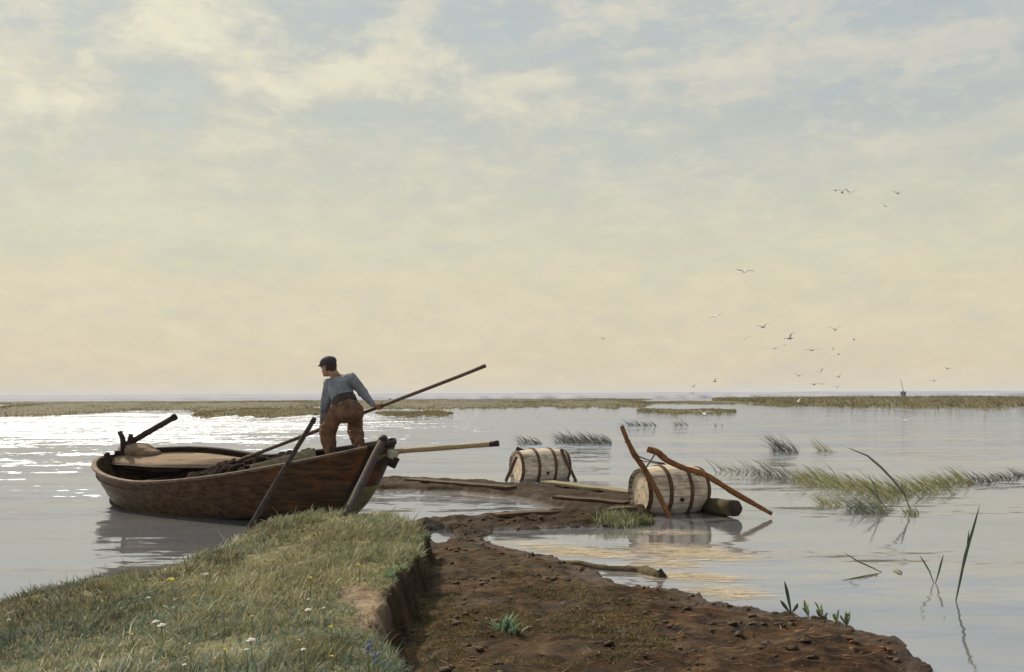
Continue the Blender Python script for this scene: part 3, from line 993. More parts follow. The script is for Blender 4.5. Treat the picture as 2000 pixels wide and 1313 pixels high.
def gun(px, side=1):
    """the point of a gunwale that the photo shows in this column"""
    best = None
    for u in np.linspace(.01, .99, 400):
        q = bl(*hullp(1.0, u, side))
        e = abs(1000 + F * q.x / q.y - px)
        if side * 0 == 0 and (best is None or e < best[0]):
            best = (e, q, u)
    return best[1]


# block that carries the spare pole on the far gunwale near the bow, and two tholes at the stern
for (x, y) in ((239, 855), (254, 860)):
    g = gun(x, -1)
    d = g.y
    dx_ = -7 if x < 250 else 3
    MB().tube([P(x + (3 if x < 250 else -1), y + 26, d), P(x, y, d), P(x + dx_ * .8, y - 12, d)], [.055, .05, .042], 8, .15).build('thole', M['dark_spar'], boat)
fb = P(770, 897, 14.9)
MB().beam(fb + Vector((-.05, 0, -.10)), fb + Vector((.015, 0, .03)), .14, .13, up=(1, 0, .2)).build('pole_block', M['rail_dark'], boat)
MB().beam(P(760, 884, 14.9), P(773, 890, 14.85), .12, .11, up=(0, 0, 1)).build('pole_rest', M['block'], boat)

# bundle of brown canvas lying over the stern
g = gun(265, -1)
bc = P(266, 876, g.y + .05)
bun = MB()
bun.ball(bc - Vector((0, 0, .03)), (.47, .22, .135), 28, 18, Matrix.Rotation(BOAT_ANG, 3, 'Z'), .06, 3.0)
bun.ball(bc + UA * .25 + Vector((0, 0, -.07)), (.40, .17, .10), 20, 12, Matrix.Rotation(BOAT_ANG, 3, 'Z'), .1, 8.0)
o = remeshed('canvas_bundle', bun, M['canvas'], None, .015, 8, .010, 10)
tag(o, 'rounded brown canvas bundle lying over the far edge of the stern', 'bundle')


def pole(name, label, p0, p1, r0, r1, m_, bend=0.0, n=14, wob=.12, group=None, bits=None):
    p0, p1 = Vector(p0), Vector(p1)
    o = thing(name, label, 'pole', p0, group)
    pts = []
    for i in range(n + 1):
        tt = i / n
        p = p0.lerp(p1, tt)
        p.z += bend * math.sin(math.pi * tt) + .006 * mnoise.noise(p * 2.5)
        pts.append(p)
    MB().tube(pts, [r0 + (r1 - r0) * i / n for i in range(n + 1)], 10, wob).build('shaft', m_, o)
    return o, pts


o, pts = pole('oar', 'thick dark oar handle poking up from the canvas bundle at the stern', P(240, 873, g.y - .02), P(343, 813, g.y + .2), .055, .05, M['dark_spar'])
MB().tube([pts[-2], pts[-1], pts[-1] + (pts[-1] - pts[-2]) * .3], [.056, .064, .04], 10).build('grip', M['rail_dark'], o)

# dark turf heaped amidships
hp = MB()
for i in range(420):
    s = random.uniform(1.6, 4.4)
    tt = random.uniform(-.95, .40)
    z = .06 + (.60 + .12 * (s - 2.9)) * max(0.25, 1 - ((tt + .7) / 1.25) ** 2) * random.uniform(.82, 1.04)
    hp.ball(bl(s, tt, z), (random.uniform(.05, .13), random.uniform(.05, .11), random.uniform(.03, .06)), 8, 6, Matrix.Rotation(random.uniform(0, 3), 3, 'Z'), .7, i * 1.3)
    hp.tube([bl(s, tt, .0), bl(s, tt, z)], .09, 6)
M['turf'] = basic('dark_turf', [(0.3, (0.008, 0.005, 0.004)), (0.55, (0.018, 0.012, 0.009)), (0.75, (0.045, 0.028, 0.02))], nscale=7, rough=.95, spec=.04, bump=.9, fine=(14.0, .6, .7, (0.16, 0.07, 0.03), .6))
o = remeshed('turf_heap', hp, M['turf'], None, .028, 24, .06, 5)
tag(o, 'heap of dark turf loaded amidships in the fishing boat', 'turf')

# weathered board on the near gunwale
g0, g1 = gun(482), gun(606)
brd = thing('weathered_board', 'grey weathered board lying along the near gunwale below the man', 'board', g0)
MB().beam(g0 - NA * .09 + Vector((0, 0, .005)), g1 - NA * .09 + Vector((0, 0, .075)), .045, .20, seg=8, wob=.006).build('board', M['grey_board'], brd, shade=False)

# ------------------------------------------------------------------ poles and stakes about the boat
pp0, pp1 = P(462, 901, 17.0), P(948, 715, 14.75)


def on_pole(px):
    lo, hi = 0.0, 1.0
    for _ in range(40):
        mid = (lo + hi) / 2
        q = pp0.lerp(pp1, mid)
        if 1000 + F * q.x / q.y < px:
            lo = mid
        else:
            hi = mid
    return pp0.lerp(pp1, lo)


punt, _ = pole('punt_pole', 'long grey brown punting pole gripped by the man with both hands', pp0, pp1, .030, .026, M['pole'], 0.0, 20)
e0 = on_ground(486, 1030)
st, pts = pole('mooring_stake', 'thin grey stake stuck in the bank leaning up across the side of the boat', e0 - Vector((.05, 0, .12)), P(613, 820, 13.6), .040, .030, M['grey_spar'], .015)
MB().tube([pts[-1] - (pts[-1] - pts[-2]) * .25, pts[-1] + (pts[-1] - pts[-2]) * .12], [.037, .031], 10).build('worn_tip', M['dark_spar'], st)
e0 = on_ground(676, 1006)
e1 = P(749, 857, 14.5)
bwd = thing('bow_spar', 'heavy dark grey spar leaning from the bank against the bow of the boat', 'spar', e0)
MB().beam(e0 - (e1 - e0) * .10, e1, .105, .075, up=(.2, -1, .25), bev=.25, seg=8, wob=.008).build('beam', M['grey_spar'], bwd)
MB().tube([e1 - (e1 - e0) * .05, e1 + (e1 - e0) * .01], [.066, .058], 10).build('head', M['dark_spar'], bwd)
sp, pts = pole('spare_pole', 'pale yellowish pole sticking out level over the water from the bow', P(735, 885, 15.0), P(974, 866, 14.6), .036, .036, M['pale_pole'])
MB().tube([pts[-2], pts[-1]], [.038, .042], 10).build('end_cap', M['dark_spar'], sp)

# ------------------------------------------------------------------ the man
DMAN = 15.62
man = thing('person', 'man in grey blue shirt, dark cap and brown trousers pushing a long pole', 'person', P(672, 893, DMAN))
Q = lambda px, py, dd=0.0: P(px, py, DMAN + dd)
hl, hr = on_pole(630), on_pole(741)
ax = (pp1 - pp0).normalized()
wl = hl + Vector((.005, -.035, .07))
wr = hr + Vector((-.075, -.05, .02))
Fd = Vector((-.80, .52, -.22)).normalized()        # where he looks
Rd = Fd.cross(Vector((0, 0, 1))).normalized()
Ud = Rd.cross(Fd).normalized()
HR = Matrix((Rd, Fd, Ud)).transposed()
hc = Q(642, 716, .04)
HS = 1.16
neck = Q(657, 737, .02)
J = dict(chest=Q(662, 754, .06), waist=Q(671, 780, -.02), hips=Q(677, 797, -.09), shl=Q(643, 750, .07), shr=Q(687, 739, .0), ell=Q(635, 795, .11), elr=Q(711, 769, .04),
         hpl=Q(659, 806, -.02), hpr=Q(692, 802, -.06), knl=Q(638, 845, .12), knr=Q(693, 836, .20), anl=Q(649, 894, -.02), anr=Q(701, 875, -.10))


def hand(mb, c, wrist):
    p = (wrist - c); p = (p - ax * p.dot(ax)).normalized()     # from the pole to the palm
    q = ax.cross(p)
    mb.ball(c + p * .040, (.042, .026, .020), 12, 8, Matrix((ax, q, p)).transposed())
    for i in range(4):
        o = (i - 1.5) * .020
        ln = (3.6, 4.0, 3.8, 3.2)[i]
        r = .040
        pts = [c + ax * (o + .002 * k) + (p * math.cos(ln * k / 6) + q * math.sin(ln * k / 6)) * r for k in range(7)]
        mb.tube(pts, [.0105, .0105, .0100, .0095, .009, .0085, .0075], 8)
    pts = [c + ax * (.034 + .006 * k) + (p * math.cos(-.5 * k) + q * math.sin(-.5 * k)) * .042 for k in range(5)]
    mb.tube(pts, [.013, .012, .011, .010, .008], 8)
    mb.cone(c + p * .045, .026, wrist, .027)


body = MB()
body.ball(hc + Ud * HS * .015 - Fd * HS * .012, (0.088, 0.111, 0.116), 20, 14, HR)
body.ball(hc + Fd * HS * .030 - Ud * HS * .055, (0.065, 0.072, 0.077), 16, 12, HR)          # jaw
body.ball(hc + Fd * HS * .090 - Ud * HS * .085, (0.030, 0.026, 0.028), 10, 8, HR)           # chin
body.ball(hc + Fd * HS * .098 + Ud * HS * .020, (0.052, 0.016, 0.014), 10, 8, HR)           # brow
body.cone(hc + Fd * HS * .095 - Ud * HS * .002, .011, hc + Fd * HS * .115 - Ud * HS * .032, .015)  # nose
body.ball(hc + Fd * HS * .098 - Ud * HS * .058, (0.030, 0.016, 0.014), 10, 8, HR)           # lips
for s in (-1, 1):
    body.ball(hc + Rd * HS * s * .079 - Fd * HS * .008 - Ud * HS * .015, (0.013, 0.026, 0.039), 10, 8, HR)   # ears
body.cone(hc - Fd * .03 - Ud * .06, .068, neck, .074)
body.cone(neck, .075, J['chest'], .13)
body.cone(J['chest'], .14, J['waist'], .125)
body.cone(J['waist'], .125, J['hips'], .13)
for s in 'lr':
    body.cone(J['chest'], .10, J['sh' + s], .062)
    body.cone(J['sh' + s], .058, J['el' + s], .044)
    body.cone(J['hp' + s], .088, J['kn' + s], .060)
    body.cone(J['kn' + s], .060, J['an' + s], .042)
body.cone(J['ell'], .044, wl, .028)
body.cone(J['elr'], .044, wr, .028)
hand(body, hl, wl)
hand(body, hr, wr)
remeshed('body', body, M['skin'], man, .0065, 3)

eyes = MB()
for s in (-1, 1):
    eyes = MB()
    eyes.ball(hc + Fd * .112 + Rd * s * .032 + Ud * .002, (.013, .008, .008), 8, 6, HR)
    eyes.build('eye', M['hair'], man)

shirt = MB()
shirt.cone(neck - Vector((0, 0, .035)), .084, J['chest'], .150)
shirt.cone(J['chest'], .178, J['waist'], .164)
shirt.cone(J['waist'], .166, J['waist'].lerp(J['hips'], .55), .162)
for s in 'lr':
    shirt.cone(J['chest'] + Vector((0, 0, .02)), .130, J['sh' + s], .084)
shirt.cone(J['shl'], .086, J['ell'], .074)
shirt.cone(J['ell'], .072, J['ell'].lerp(wl, .90), .050)
shirt.cone(J['shr'], .082, J['elr'], .068)
shirt.cone(J['elr'], .066, J['elr'].lerp(wr, .90), .046)
remeshed('shirt', shirt, M['shirt'], man, .009, 3, .018, 12, (1, 1, .55))
tr = MB()
tr.cone(J['waist'].lerp(J['hips'], .25), .150, J['hips'], .175)
tr.ball(J['hips'] + Vector((0, -.02, -.05)), (.205, .175, .17), 18, 12)
for s in 'lr':
    tr.cone(J['hp' + s], .138, J['kn' + s], .112)
    tr.cone(J['kn' + s], .114, J['kn' + s].lerp(J['an' + s], .45), .104)
    tr.cone(J['kn' + s].lerp(J['an' + s], .45), .092, J['kn' + s].lerp(J['an' + s], .80), .070)
remeshed('trousers', tr, M['trousers'], man, .010, 5, .030, 9, (1, 1, .7))
bnd = MB()
wst = J['waist'].lerp(J['hips'], .12)
axw = (J['chest'] - J['hips']).normalized()
bnd.tube([wst - axw * .075, wst - axw * .02, wst + axw * .035, wst + axw * .05], [.190, .184, .176, .160], 24)
remeshed('waist_band', bnd, M['band'], man, .010, 3, .006, 12)
hr_ = MB()
hr_.ball(hc + Ud * HS * .010 - Fd * HS * .024, (0.094, 0.104, 0.114), 20, 14, HR)
hr_.ball(hc - Ud * HS * .045 - Fd * HS * .060, (0.070, 0.046, 0.058), 14, 10, HR)
remeshed('hair', hr_, M['hair'], man, .008, 2, .006, 40)
cp = MB()
cp.ball(hc + Ud * HS * .058 - Fd * HS * .006, (0.114, 0.135, 0.084), 22, 14, HR)
cp.tube([hc + Ud * HS * .020 - Fd * HS * .004, hc + Ud * HS * .06 - Fd * HS * .004], [.109, .112], 22)
cp.ball(hc + Ud * HS * .040 + Fd * HS * .108, (0.072, 0.056, 0.014), 16, 8, HR)
remeshed('cap', cp, M['cap'], man, .008, 3, .005, 16)
for s, fo in (('l', Vector((-.10, .15, -.02))), ('r', Vector((-.02, .17, -.02)))):
    b = MB()
    b.cone(J['an' + s].lerp(J['kn' + s], .35), .066, J['an' + s] - Vector((0, 0, .03)), .056)
    b.cone(J['an' + s] - Vector((0, .02, .06)), .052, J['an' + s] + fo - Vector((0, 0, .055)), .044)
    remeshed('boot', b, M['boot'], man, .010, 3)

# ------------------------------------------------------------------ barrels
def barrel(label, cen, yaw, roll, L, rm, re):
    a = Vector((math.cos(yaw), math.sin(yaw), math.sin(roll))).normalized()
    b = Vector((0, 0, 1)); b = (b - a * b.dot(a)).normalized()
    c = a.cross(b)
    o = thing('barrel', label, 'barrel', cen, 'floating wooden fish barrels')
    rad = lambda q: re + (rm - re) * (1 - q * q) ** 0.9
    NS, NL = 22, 24
    mb = MB()
    v, f = [], []
    per = 8                                        # verts per stave and ring: a hair of a groove between staves
    for j in range(NL + 1):
        q = -1 + 2 * j / NL
        for k in range(NS):
            for i in range(per):
                an = 2 * math.pi * (k + (0, .035, .07, .3, .5, .7, .93, .965)[i]) / NS
                r = rad(q) * (1 - (.035 if i == 0 else 0)) + .004 * mnoise.noise(Vector((k * 3.1, q, 1)))
                v.append(cen + a * q * L / 2 + (b * math.cos(an) + c * math.sin(an)) * r)
    n = NS * per
    for j in range(NL):
        for k in range(n):
            f.append([j * n + k, j * n + (k + 1) % n, (j + 1) * n + (k + 1) % n, (j + 1) * n + k])
    mb.add(v, f)
    stv = solid(mb.build('staves', M['stave'], o), .025)
    stv.data.materials.append(M['seam'])
    for pi, pg in enumerate(stv.data.polygons):    # the open joints between staves
        if (pi % n) % per in (0, per - 1):
            pg.material_index = 1
    for s in (-1, 1):                              # sunk heads of three boards
        hd = MB()
        v = [cen + a * s * (L / 2 - .045) + (b * math.cos(2 * math.pi * k / 40) + c * math.sin(2 * math.pi * k / 40)) * (re - .012) for k in range(40)]
        hd.add(v, [list(range(40)) if s > 0 else list(range(40))[::-1]])
        solid(hd.build('head', M['stave'], o, shade=False), .02, 0)
    for q in (-.955, -.34, .34, .955):
        hp_ = MB()
        v, f = [], []
        prof = [(-.028, -.006), (-.032, .010), (-.016, .022), (.016, .022), (.032, .010), (.028, -.006)]
        for k in range(64):
            an = 2 * math.pi * k / 64
            wv = .008 * mnoise.noise(Vector((math.cos(an) * 2, math.sin(an) * 2, q * 7)))
            for x, y in prof:
                qq = q + (x + wv) / (L / 2)
                v.append(cen + a * qq * L / 2 + (b * math.cos(an) + c * math.sin(an)) * (rad(max(-1, min(1, qq))) + y))
        for k in range(64):
            for i in range(6):
                f.append([k * 6 + i, k * 6 + (i + 1) % 6, ((k + 1) % 64) * 6 + (i + 1) % 6, ((k + 1) % 64) * 6 + i])
        hp_.add(v, f).build('hoop', M['hoop'], o)
    # bung in the side that faces the shore
    an = math.radians(105)
    side = (b * math.cos(an) + c * math.sin(an))
    if side.y > 0:
        side = b * math.cos(-an) + c * math.sin(-an)
    MB().tube([cen + side * (rm - .02), cen + side * (rm + .02)], [.034, .030], 12).build('bung', M['black'], stv)
    return o, a, b, c


NB, *_ = barrel('large pale barrel with wide hoops under two crossed reddish sticks', G(1314, 1005) + Vector((0, .34, .325)), math.radians(21), 0, 1.04, .39, .325)
FB, *_ = barrel('smaller looking pale barrel half hidden behind the mud dam', G(1056, 938) + Vector((0, .3, .26)), math.radians(24), 0, 1.14, .39, .325)


def stick(name, label, pix, rads, m_, group=None, cat='stick'):
    pts = [P(x, y, d) for x, y, d in pix]
    o = thing(name, label, cat, pts[0], group)
    # resample smoothly
    out, rr = [], []
    for i in range(len(pts) - 1):
        for k in range(9):
            kn = 1 + .12 * max(0, mnoise.noise(Vector((i * 5.1 + k * .9, pts[0].x, 2)))) ** .7
            out.append(pts[i].lerp(pts[i + 1], k / 9)); rr.append((rads[i] + (rads[i + 1] - rads[i]) * k / 9) * kn)
    out.append(pts[-1]); rr.append(rads[-1])
    sm_ = [out[0]] + [(out[i - 1] + out[i] * 2 + out[i + 1]) / 4 for i in range(1, len(out) - 1)] + [out[-1]]
    MB().tube(sm_, [q * .9 for q in rr], 14, .25).build('branch', m_, o)
    return o, sm_


nbd = G(1316, 1008).y - .1
s1, p1_ = stick('bent_stick', 'tall bent reddish stick standing in front of the large barrel', [(1311, 1016, nbd - .05), (1282, 958, nbd), (1262, 920, nbd + .05), (1240, 890, nbd + .1), (1226, 862, nbd + .12), (1214, 832, nbd + .15)],
                [.040, .043, .042, .046, .038, .034], M['red_stick'], 'reddish sticks over the barrel')
s2, p2_ = stick('long_stick', 'long reddish stick slanting over the large barrel down into the water', [(1508, 1004, nbd - .15), (1440, 966, nbd), (1380, 928, nbd + .12), (1330, 912, nbd + .15), (1302, 899, nbd + .15), (1286, 884, nbd + .15), (1264, 877, nbd + .15)],
                [.030, .046, .046, .044, .048, .050, .046], M['red_stick'], 'reddish sticks over the barrel')
for pth, par, idxs in ((p1_, s1, (27, 36)), (p2_, s2, (43,))):
    for i in idxs:
        i = min(i, len(pth) - 2)
        MB().tube([pth[i] - (pth[i + 1] - pth[i]) * .12, pth[i] + (pth[i + 1] - pth[i]) * .3], .053, 10).build('binding', M['cord'], par)
cord = MB()


def rope(a, b, sag=.02, r=.009):
    pts = []
    for k in range(9):
        p = a.lerp(b, k / 8)
        p.z -= sag * math.sin(math.pi * k / 8)
        pts.append(p)
    cord.tube(pts, r, 6)


rope(P(1234, 884, nbd + .03), P(1298, 905, nbd + .08), .03)
rope(P(1243, 897, nbd + .03), P(1300, 907, nbd + .08), .01, .007)
rope(P(1258, 919, nbd - .02), P(1280, 886, nbd + .08), .0, .012)
o = cord.build('tie_cord', M['cord'], None, P(1262, 895, nbd))
tag(o, 'thin brown cords tying the two reddish sticks together', 'cord')

fbd = FB.location.y
stick('barrel_stake', 'short brown stake leaning against the right end of the far barrel', [(1126, 942, fbd - .35), (1108, 905, fbd - .2), (1096, 877, fbd - .05)], [.035, .04, .035], M['hoop'], 'stakes by the far barrel')
stick('barrel_stake', 'short brown stake propped across the left head of the far barrel', [(988, 940, fbd - .62), (1000, 912, fbd - .58), (1009, 892, fbd - .55)], [.04, .04, .035], M['hoop'], 'stakes by the far barrel')
stick('dark_stake', 'dark blue grey stake end poking up behind the far barrel', [(1042, 893, fbd + .2), (1024, 882, fbd + .25), (1009, 876, fbd + .3)], [.045, .05, .05], M['dark_spar'])

# logs and plank by the barrels
lg = G(1420, 1008)
a_, b_ = P(1400, 990, lg.y + .30), P(1436, 993, lg.y - .25)
lo = thing('log', 'short thick mossy log floating at the right end of the large barrel', 'log', (a_ + b_) / 2)
MB().tube([a_ - (b_ - a_) * .6, a_, a_.lerp(b_, .5), b_], [.12, .125, .122, .118], 16, .12).build('bark', M['log'], lo)
ax_ = (b_ - a_).normalized()
MB().tube([b_ - ax_ * .01, b_ + ax_ * .012], [.112, .100], 16, .08).build('sawn_end', M['log_end'], lo)
lp = [on_ground(1108, 1098), on_ground(1190, 1114), on_ground(1250, 1117), on_ground(1293, 1128)]
lo = thing('driftwood_log', 'flat brown driftwood log lying along the muddy waterline', 'log', lp[0])
lq = []
for i in range(3):
    lq += [lp[i].lerp(lp[i + 1], k / 6) for k in range(6)]
lq.append(lp[-1])
MB().tube([p + Vector((.0, .03 * mnoise.noise(p * 4), -.01 + .012 * mnoise.noise(p * 5))) for p in lq], [.035 + .045 * (i / 18) ** .6 for i in range(19)], 12, .55, .85).build('bark', M['drift'], lo)
axl = (lp[-1] - lp[-2]).normalized()
MB().tube([lp[-1] - Vector((0, 0, .01)) - axl * .01, lp[-1] - Vector((0, 0, .01)) + axl * .03], [.078, .05], 12, .5).build('sawn_end', M['log_end'], lo)
pk0, pk1 = G(1068, 942, .15), G(1240, 962, .15)
pk = thing('pale_plank', 'long pale plank laid on the mud dam between the two barrels', 'plank', pk0)
MB().beam(pk0, pk1, .30, .05, seg=10, wob=.015).build('board', M['pale_plank'], pk, shade=False)

for lab, ends, wd_ in (('dark wet board sunk along the mud ledge in front of the large barrel', ((965, 1008), (1235, 994)), .26),
                       ('long dark board lying on the mud dam next to the bow', ((800, 938), (1000, 954)), .24),
                       ('short brown board end beside the pale plank on the dam', ((1085, 972), (1225, 984)), .20)):
    e_ = [on_ground(*q) + Vector((0, 0, .012)) for q in ends]
    o = thing('ledge_board', lab, 'board', e_[0], 'weathered boards bedded in the mud dam')
    MB().beam(e_[0], e_[1], wd_, .05, seg=12, wob=.012).build('board', M['ledge'], o, shade=False)

# ------------------------------------------------------------------ grass on the bank
N = 620000
ux, uy = rng.uniform(-9.0, 0.4, N), rng.uniform(2.6, 14.2, N)
db_ = SAMPLE(DB, ux, uy)
ds_ = SAMPLE(DS, ux, uy)
keep = (db_ > 0.0 - 0.32 * (ux < -2.2)) & (ds_ < 0.0 + .03 * rng.standard_normal(N)) & (rng.random(N) < np.clip(4.6 / uy, 0, 1) ** 1.15) & (np.abs(ux) < uy * .56 + .4)
ux, uy = ux[keep], uy[keep]
n = len(ux)
zz = H(ux, uy)
ok = zz > -0.03
ux, uy, zz = ux[ok], uy[ok], zz[ok]
n = len(ux)
p1n = fbm(ux, uy, 1.3, 201, 3)
p2n = fbm(ux, uy, 0.45, 211, 3)
p3n = fbm(ux, uy, 0.16, 221, 2)
olive = np.array([(0.155, 0.145, 0.052), (0.20, 0.18, 0.070), (0.125, 0.125, 0.050), (0.24, 0.205, 0.095), (0.17, 0.135, 0.068)])
green = np.array([(0.075, 0.115, 0.055), (0.105, 0.145, 0.080), (0.140, 0.170, 0.110), (0.080, 0.095, 0.040), (0.19, 0.205, 0.13)])
straw = np.array([(0.34, 0.30, 0.16), (0.28, 0.24, 0.12), (0.40, 0.355, 0.21), (0.19, 0.13, 0.07), (0.24, 0.18, 0.10)])
pick = rng.integers(0, 5, n)
fam = np.clip(0.48 - 0.75 * p1n - 0.5 * p2n + 0.12 * (5.5 - uy) / 1.5 - 0.05 * (ux + 2.5), 0, 1)
sel = rng.random(n)
colr = np.where((sel < fam * .85)[:, None], green[pick], olive[pick])
dry = (rng.random(n) < np.clip(.10 + .34 * fbm(ux, uy, .7, 231, 3), .02, .6))
colr = np.where(dry[:, None], straw[pick], colr)
colr = np.clip(colr * np.array([1.17, 1.27, 1.74]) * (1 + .30 * p3n[:, None] + .38 * fbm(ux, uy, .9, 251, 3)[:, None]).clip(.45, 1.6) * (1 + .16 * rng.standard_normal((n, 1))), .01, .7)
ln = rng.uniform(.024, .068, n) * np.clip(1 + .55 * p2n + .45 * p3n, .35, 2) * np.where(rng.random(n) < .04, 2.0, 1.0)
edge = SAMPLE(DB, ux, uy)
ln = np.where((edge < .5) & (uy > 9), ln * 1.5, ln)
az = rng.uniform(0, 2 * np.pi, n)
az = np.where(rng.random(n) < .45, rng.normal(0.3, .7, n) + np.where(ux < -3.2, 2.3, 0), az)
broad = np.where(rng.random(n) < .10, 2.6, 1.0)
v, f, cc = blades(ux, uy, zz - .008, ln, (.0032 + .00055 * uy) * broad, az, rng.uniform(.25, 1.45, n), colr, 3)
struct(mesh('grass', v, f, M['blade'], cols=cc), 'stuff', 'olive green meadow grass covering the bank', 'grass')

# moss along the broken edge and scant growth on the mud
def sprinkle(name, poly_px, zed, n, cols_, l0, l1, label, cat, lean=(.2, 1.0), wd=.006, gate=None):
    pw = xy([G(a, b, zed) for a, b in poly_px])
    x0, x1 = min(p[0] for p in pw), max(p[0] for p in pw)
    y0, y1 = min(p[1] for p in pw), max(p[1] for p in pw)
    x, y = rng.uniform(x0, x1, n * 6), rng.uniform(y0, y1, n * 6)
    k = sdist(pw, x, y) > 0
    if gate is not None:
        k &= gate(x, y)
    x, y = x[k][:n], y[k][:n]
    v, f, cc = blades(x, y, H(x, y) - .004, rng.uniform(l0, l1, len(x)), np.full(len(x), wd), rng.uniform(0, 6.28, len(x)), rng.uniform(lean[0], lean[1], len(x)), palette(len(x), cols_))
    return struct(mesh(name, v, f, M['blade'], cols=cc), 'stuff', label, cat)


sprinkle('edge_moss', [(752, 1135), (780, 1092), (815, 1050), (838, 1038), (842, 1075), (808, 1110), (776, 1150)], .38, 6500, [(0.20, 0.27, 0.15), (0.25, 0.33, 0.21), (0.16, 0.20, 0.09)], .02, .05,
         'bright green moss along the broken edge of the bank', 'moss', (.3, 1.4), .014, lambda x, y: (fbm(x, y, .3, 301, 3) > -.05) & (SAMPLE(DB, x, y) > .0))
sprinkle('mud_growth', [(815, 1180), (1000, 1120), (1250, 1190), (1350, 1313), (800, 1313)], .08, 9000, [(0.12, 0.105, 0.035), (0.16, 0.13, 0.05), (0.20, 0.14, 0.07), (0.09, 0.08, 0.03)], .012, .045,
         'sparse olive weeds and litter on the mud', 'weeds', (.5, 1.5), .008, lambda x, y: fbm(x, y, .5, 311, 3) - .12 * x > -.02)

# clods and litter on the mud
cl_ = MB()
ico = bmesh.new()
bmesh.ops.create_icosphere(ico, subdivisions=2, radius=1.0)
icov = [v.co.copy() for v in ico.verts]
icof = [[v.index for v in fc.verts] for fc in ico.faces]
ico.free()
cnt = 0
for i in range(9000):
    x, y = random.uniform(-1.2, 5.0), random.uniform(4.5, 15)
    if SAMPLE(DM, x, y) < .04 or SAMPLE(DB, x, y) > -.12 or abs(x) > y * .52:
        continue
    if mnoise.noise(Vector((x * 1.6, y * 1.6, 5))) < random.uniform(-.35, .45):
        continue
    r = random.choice((.008, .010, .012, .016, .024)) * random.uniform(.7, 1.3)
    z = float(H(x, y))
    sc = Vector((r * random.uniform(.9, 1.7), r * random.uniform(.8, 1.4), r * random.uniform(.4, .75)))
    R = Matrix.Rotation(random.uniform(0, 6.28), 3, 'Z')
    c0 = Vector((x, y, z + sc.z * .3))
    sd_ = Vector((i * .37, i * .11, 0))
    cl_.add([c0 + R @ Vector((q.x * sc.x, q.y * sc.y, q.z * sc.z)) * (1 + .95 * mnoise.noise(q * 1.6 + sd_)) for q in icov], icof)
    cnt += 1
    if cnt > 750:
        break
M['clod'] = basic('clod_earth', [(0.3, (0.012, 0.007, 0.0035)), (0.5, (0.034, 0.018, 0.008)), (0.7, (0.075, 0.042, 0.020))], nscale=3.0, bump=.9, fine=(2.0, .5, .65, (0.15, 0.062, 0.028), .7))
struct(cl_.build('mud_clods', M['clod']), 'stuff', 'crumbled clods of brown peat strewn on the mud', 'mud')
nl = 1500
x, y = rng.uniform(-1, 4.6, nl * 2), rng.uniform(5, 13, nl * 2)
k = (SAMPLE(DM, x, y) > .02) & (SAMPLE(DB, x, y) < -.1)
x, y = x[k][:nl], y[k][:nl]
v, f, cc = blades(x, y, H(x, y) + .004, rng.uniform(.04, .16, len(x)), np.full(len(x), .006), rng.normal(0.1, .8, len(x)), np.full(len(x), 1.52), palette(len(x), [(0.22, 0.14, 0.08), (0.12, 0.07, 0.04), (0.30, 0.20, 0.12), (0.2, 0.08, 0.04)]), 2, 0.0, True)
struct(mesh('mud_litter', v, f, M['blade'], cols=cc), 'stuff', 'dry reed litter scattered on the mud', 'litter')

# golden streaks of reflected light on the still water, built as flat straw
xs_, ys_ = [], []
for (px0, py0, px1, py1, th, n_) in [(1010, 1062, 1200, 1085, 5, 500), (1090, 1078, 1220, 1088, 4, 300), (1250, 1070, 1400, 1078, 6, 500), (1300, 1085, 1460, 1090, 5, 500), (1270, 1098, 1340, 1106, 5, 200),
                                     (1290, 1120, 1420, 1135, 6, 350), (1380, 1148, 1450, 1166, 4, 250), (1270, 1036, 1340, 1042, 3, 120)]:
    tt = rng.random(n_)
    n_ = int(n_ * .55)
    tt = rng.random(n_)
    gxs = px0 + (px1 - px0) * tt + rng.normal(0, 16, n_)
    gys = py0 + (py1 - py0) * tt + rng.normal(0, th * .8, n_)
    for a, b in zip(gxs, gys):
        q = G(a, b)
        if H(q.x, q.y) < -.01:
            xs_.append(q.x); ys_.append(q.y)
xs_, ys_ = np.array(xs_), np.array(ys_)
n = len(xs_)
v, f, cc = blades(xs_, ys_, np.full(n, .006), rng.uniform(.12, .5, n), np.full(n, .011), rng.normal(0.0, .09, n) + np.pi * (rng.random(n) < .5), np.full(n, 1.568), palette(n, [(0.56, 0.48, 0.35), (0.64, 0.55, 0.41), (0.48, 0.40, 0.28), (0.36, 0.27, 0.18)]), 2, 0.0, True)
struct(mesh('straw_glints', v, f, M['blade'], cols=cc), 'stuff', 'pale yellow streaks of reflected light on the still water by the mud, built as straw', 'straw')


# ------------------------------------------------------------------ reeds in the water
DK = [(0.055, 0.055, 0.046), (0.075, 0.070, 0.060), (0.045, 0.05, 0.036)]
GN = [(0.19, 0.195, 0.07), (0.26, 0.25, 0.095), (0.14, 0.155, 0.085), (0.31, 0.28, 0.12)]
GREY = [(0.11, 0.122, 0.085), (0.08, 0.092, 0.066), (0.145, 0.14, 0.10)]


def one_piece(x, y, reach):
    """the largest set of blades that stand within reach of one another"""
    n = len(x)
    lab = np.arange(n)
    near = (x[:, None] - x[None]) ** 2 + (y[:, None] - y[None]) ** 2 < reach ** 2
    while True:
        new = np.where(near, lab[None, :], n).min(1)
        if (new == lab).all():
            break
        lab = new
    return lab == np.bincount(lab).argmax()


